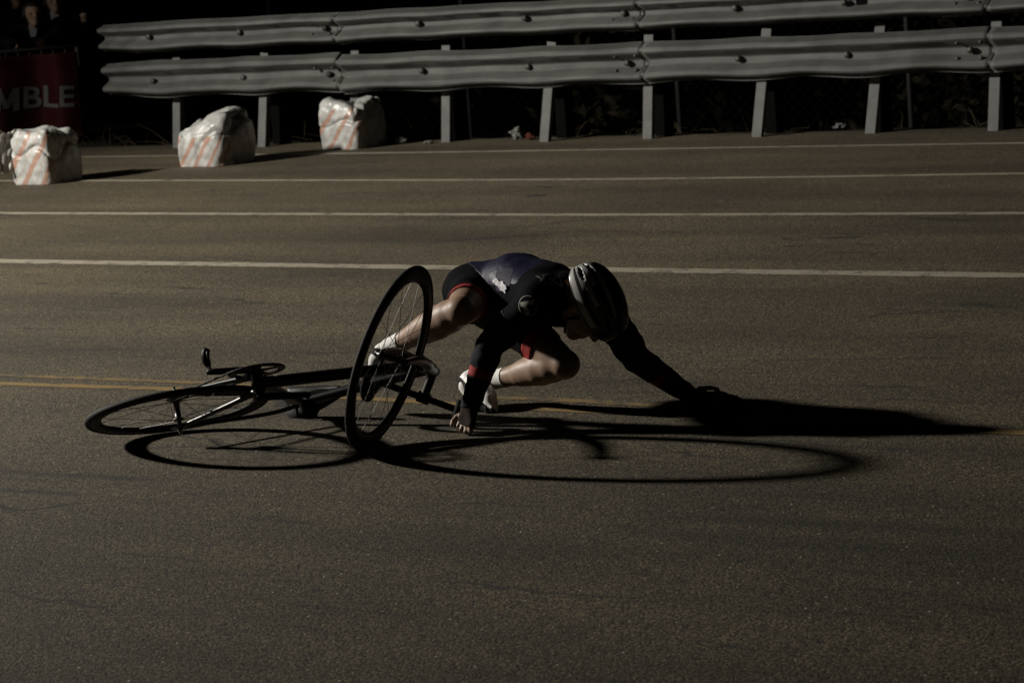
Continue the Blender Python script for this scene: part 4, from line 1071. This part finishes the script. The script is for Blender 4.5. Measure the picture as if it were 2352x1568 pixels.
def spectator(px_, headpy, Y, yawdeg, lean, hair_c, coat_c, skin_c, collar, label, hood=False, arms='rail', scale=1.0):
    hc = at(px_, headpy, Y); hz = hc[2]
    yw = math.radians(yawdeg); fx_ = np.array([math.sin(yw), -math.cos(yw), 0]); sx_ = np.array([math.cos(yw), math.sin(yw), 0]); uz = np.array([0, 0, 1.0])
    ground = bank_z(float((np.array([hc[0], hc[1]]) - RP0) @ RE), max(.3, float((np.array([hc[0], hc[1]]) - RP0) @ RN)))
    fwd_ = np.array([0, -1.0, 0])
    neck = hc - uz * .13 - fwd_ * .04; chest = neck - uz * .16 * (1 - lean * .4) - fwd_ * .16 * lean; pel = chest - uz * .30 * (1 - lean * .55) - fwd_ * .42 * lean
    foot = np.array([pel[0], pel[1] + .12, ground + .03])
    root = empty('person', (pel[0], pel[1], ground)); ro = np.array([pel[0], pel[1], ground])
    lo_ = np.minimum.reduce([hc, pel, foot]) - .55; hi_ = np.maximum.reduce([hc, pel, foot]) + .55
    lo_[2] = ground - .05; O = Organic(lo_, hi_, .0135)
    O.cap(pel, chest, .14, .15, 1, .04, flat=(fwd_, .8)); O.cap(chest - sx_ * .13 + uz * .06, chest + sx_ * .13 + uz * .06, .085, .085, 1, .04); O.cap(chest, neck, .10, .06, 1, .04)
    O.cap(neck, hc - uz * .05, .052, .050, 0, .02)
    O.cap(hc + uz * .03 - fx_ * .025, hc + uz * .03 + fx_ * .015, .078, .076, 0, .02); O.cap(hc - uz * .03 + fx_ * .02, hc - uz * .085 + fx_ * .05, .058, .034, 0, .02)
    O.cap(hc + fx_ * .088 + uz * .01, hc + fx_ * .104 - uz * .022, .012, .017, 0, .012)
    for q in (-1, 1):
        O.ball(hc + sx_ * q * .074 - fx_ * .005 - uz * .01, .022, 0, .006)
        hip = pel + sx_ * q * .085; kn_ = lr(hip, foot + sx_ * q * .09, .5) + fwd_ * .05; O.cap(hip, kn_, .085, .06, 2, .03); O.cap(kn_, foot + sx_ * q * .09, .058, .045, 2, .02)
        O.cap(foot + sx_ * q * .09 + [0, .03, .02], foot + sx_ * q * .09 + fwd_ * .16 + [0, 0, .01], .042, .036, 2, .02)
        sh_ = chest + sx_ * q * .19 + uz * .07
        if arms == 'rail':
            hd = np.array([hc[0] + q * .10 + sx_[0] * .02, by + .03, .90]); el_ = np.array([sh_[0] + q * .07, lr(sh_, hd, .5)[1] + .05, .93])
        elif arms == 'up' and q > 0: el_ = sh_ + np.array([.10, -.05, -.22]); hd = sh_ + np.array([.10, -.22, -.02])
        else: el_ = sh_ + np.array([q * .06, .03, -.26]); hd = el_ + np.array([-q * .05, -.18, -.12])
        O.cap(sh_, el_, .060, .050, 1, .02); O.cap(el_, hd, .046, .032, 1, .02); dd = (hd - el_) / np.linalg.norm(hd - el_)
        O.cap(hd, hd + dd * .07, .036, .034, 0, .01, flat=(uz, .6))
        for k in range(4):
            off_ = np.cross(dd, uz); off_ /= np.linalg.norm(off_) + 1e-9
            p0 = hd + dd * .075 + off_ * (k - 1.5) * .021; O.cap(p0, p0 + dd * (.055 - .008 * abs(k - 1.4)) - uz * .02, .0105, .009, 0, .004)
        O.cap(hd + dd * .03 + np.cross(dd, uz) * q * -.03, hd + dd * .075 + np.cross(dd, uz) * q * -.055, .013, .011, 0, .006)
    v, f, lb = O.skin(); n_ = vnormals(v, f); vl = v - ro
    tag(root, label, 'person', 'spectators behind the barrier')
    bdy = link('body', mesh_of(vl, f, 'body'), mat('spectator_skin', skin_c, .6, k=1.1), root)
    garment('coat', vl, f, n_, lb == 1, .014, mat('dark_coat', coat_c, .85), root, fold=.012, fs=9); garment('trousers', vl, f, n_, lb == 2, .010, mat('dark_trousers', (.012, .012, .015), .9), root)
    c_ = v[f].mean(1) - hc; hair = (lb == 0) & ((c_ @ uz) > -.10) & (((c_ @ uz) > .075) | ((c_ @ fx_) < .0 + .25 * np.minimum(0, (c_ @ uz)) + .02)) & (np.linalg.norm(c_, axis=1) < .16)
    garment('hair', vl, f, n_, hair, .014, mat('hair', hair_c, .6), root, fold=.008, fs=30)
    for q in (-1, 1):
        e_ = MB(); bm_ = bmesh.new(); bmesh.ops.create_uvsphere(bm_, u_segments=8, v_segments=6, radius=.013)
        e_.add([np.array(vv.co) + hc + fx_ * .073 + sx_ * q * .031 + uz * .012 - ro for vv in bm_.verts], [tuple(vv.index for vv in ff.verts) for ff in bm_.faces]); bm_.free(); e_.build('eye', mat('spectator_eye', (.03, .02, .015), .3), root)
    if collar:
        mb = MB(); c0 = neck + fwd_ * .085 - uz * .015
        mb.add([c0 + sx_ * -.045 + uz * .05 - fwd_ * .02 - ro, c0 + sx_ * .045 + uz * .05 - fwd_ * .02 - ro, c0 + sx_ * .022 - uz * .06 + fwd_ * .035 - ro, c0 - sx_ * .022 - uz * .06 + fwd_ * .035 - ro], [(0, 1, 2, 3)])
        co_ = mb.build('shirt_collar', mat('pale_collar', collar, .8), root, smooth=False); md_ = co_.modifiers.new('thick', 'SOLIDIFY'); md_.thickness = .012
    return root
D_ = (.010, .010, .014)
spectator(75, 34, 25.75, 24, .75, (.012, .008, .006), D_, (.34, .22, .15), (.5, .5, .52), 'dark haired person with pale open collar leaning on the red banner barrier')
spectator(37, -8, 26.35, 14, .35, (.02, .014, .01), (.012, .014, .024), (.36, .22, .13), None, 'person in dark coat at the far left, face half cut off above', arms='down')
spectator(124, 4, 26.15, 16, .55, (.012, .008, .006), D_, (.33, .22, .16), (.6, .6, .62), 'person in dark coat with white shirt front, rightmost behind the red banner', arms='up')
spectator(-8, -40, 27.3, 10, .1, (.012, .010, .008), (.018, .018, .02), (.33, .22, .16), (.42, .42, .40), 'person standing at the back by the left edge, pale shirt front showing', arms='down')
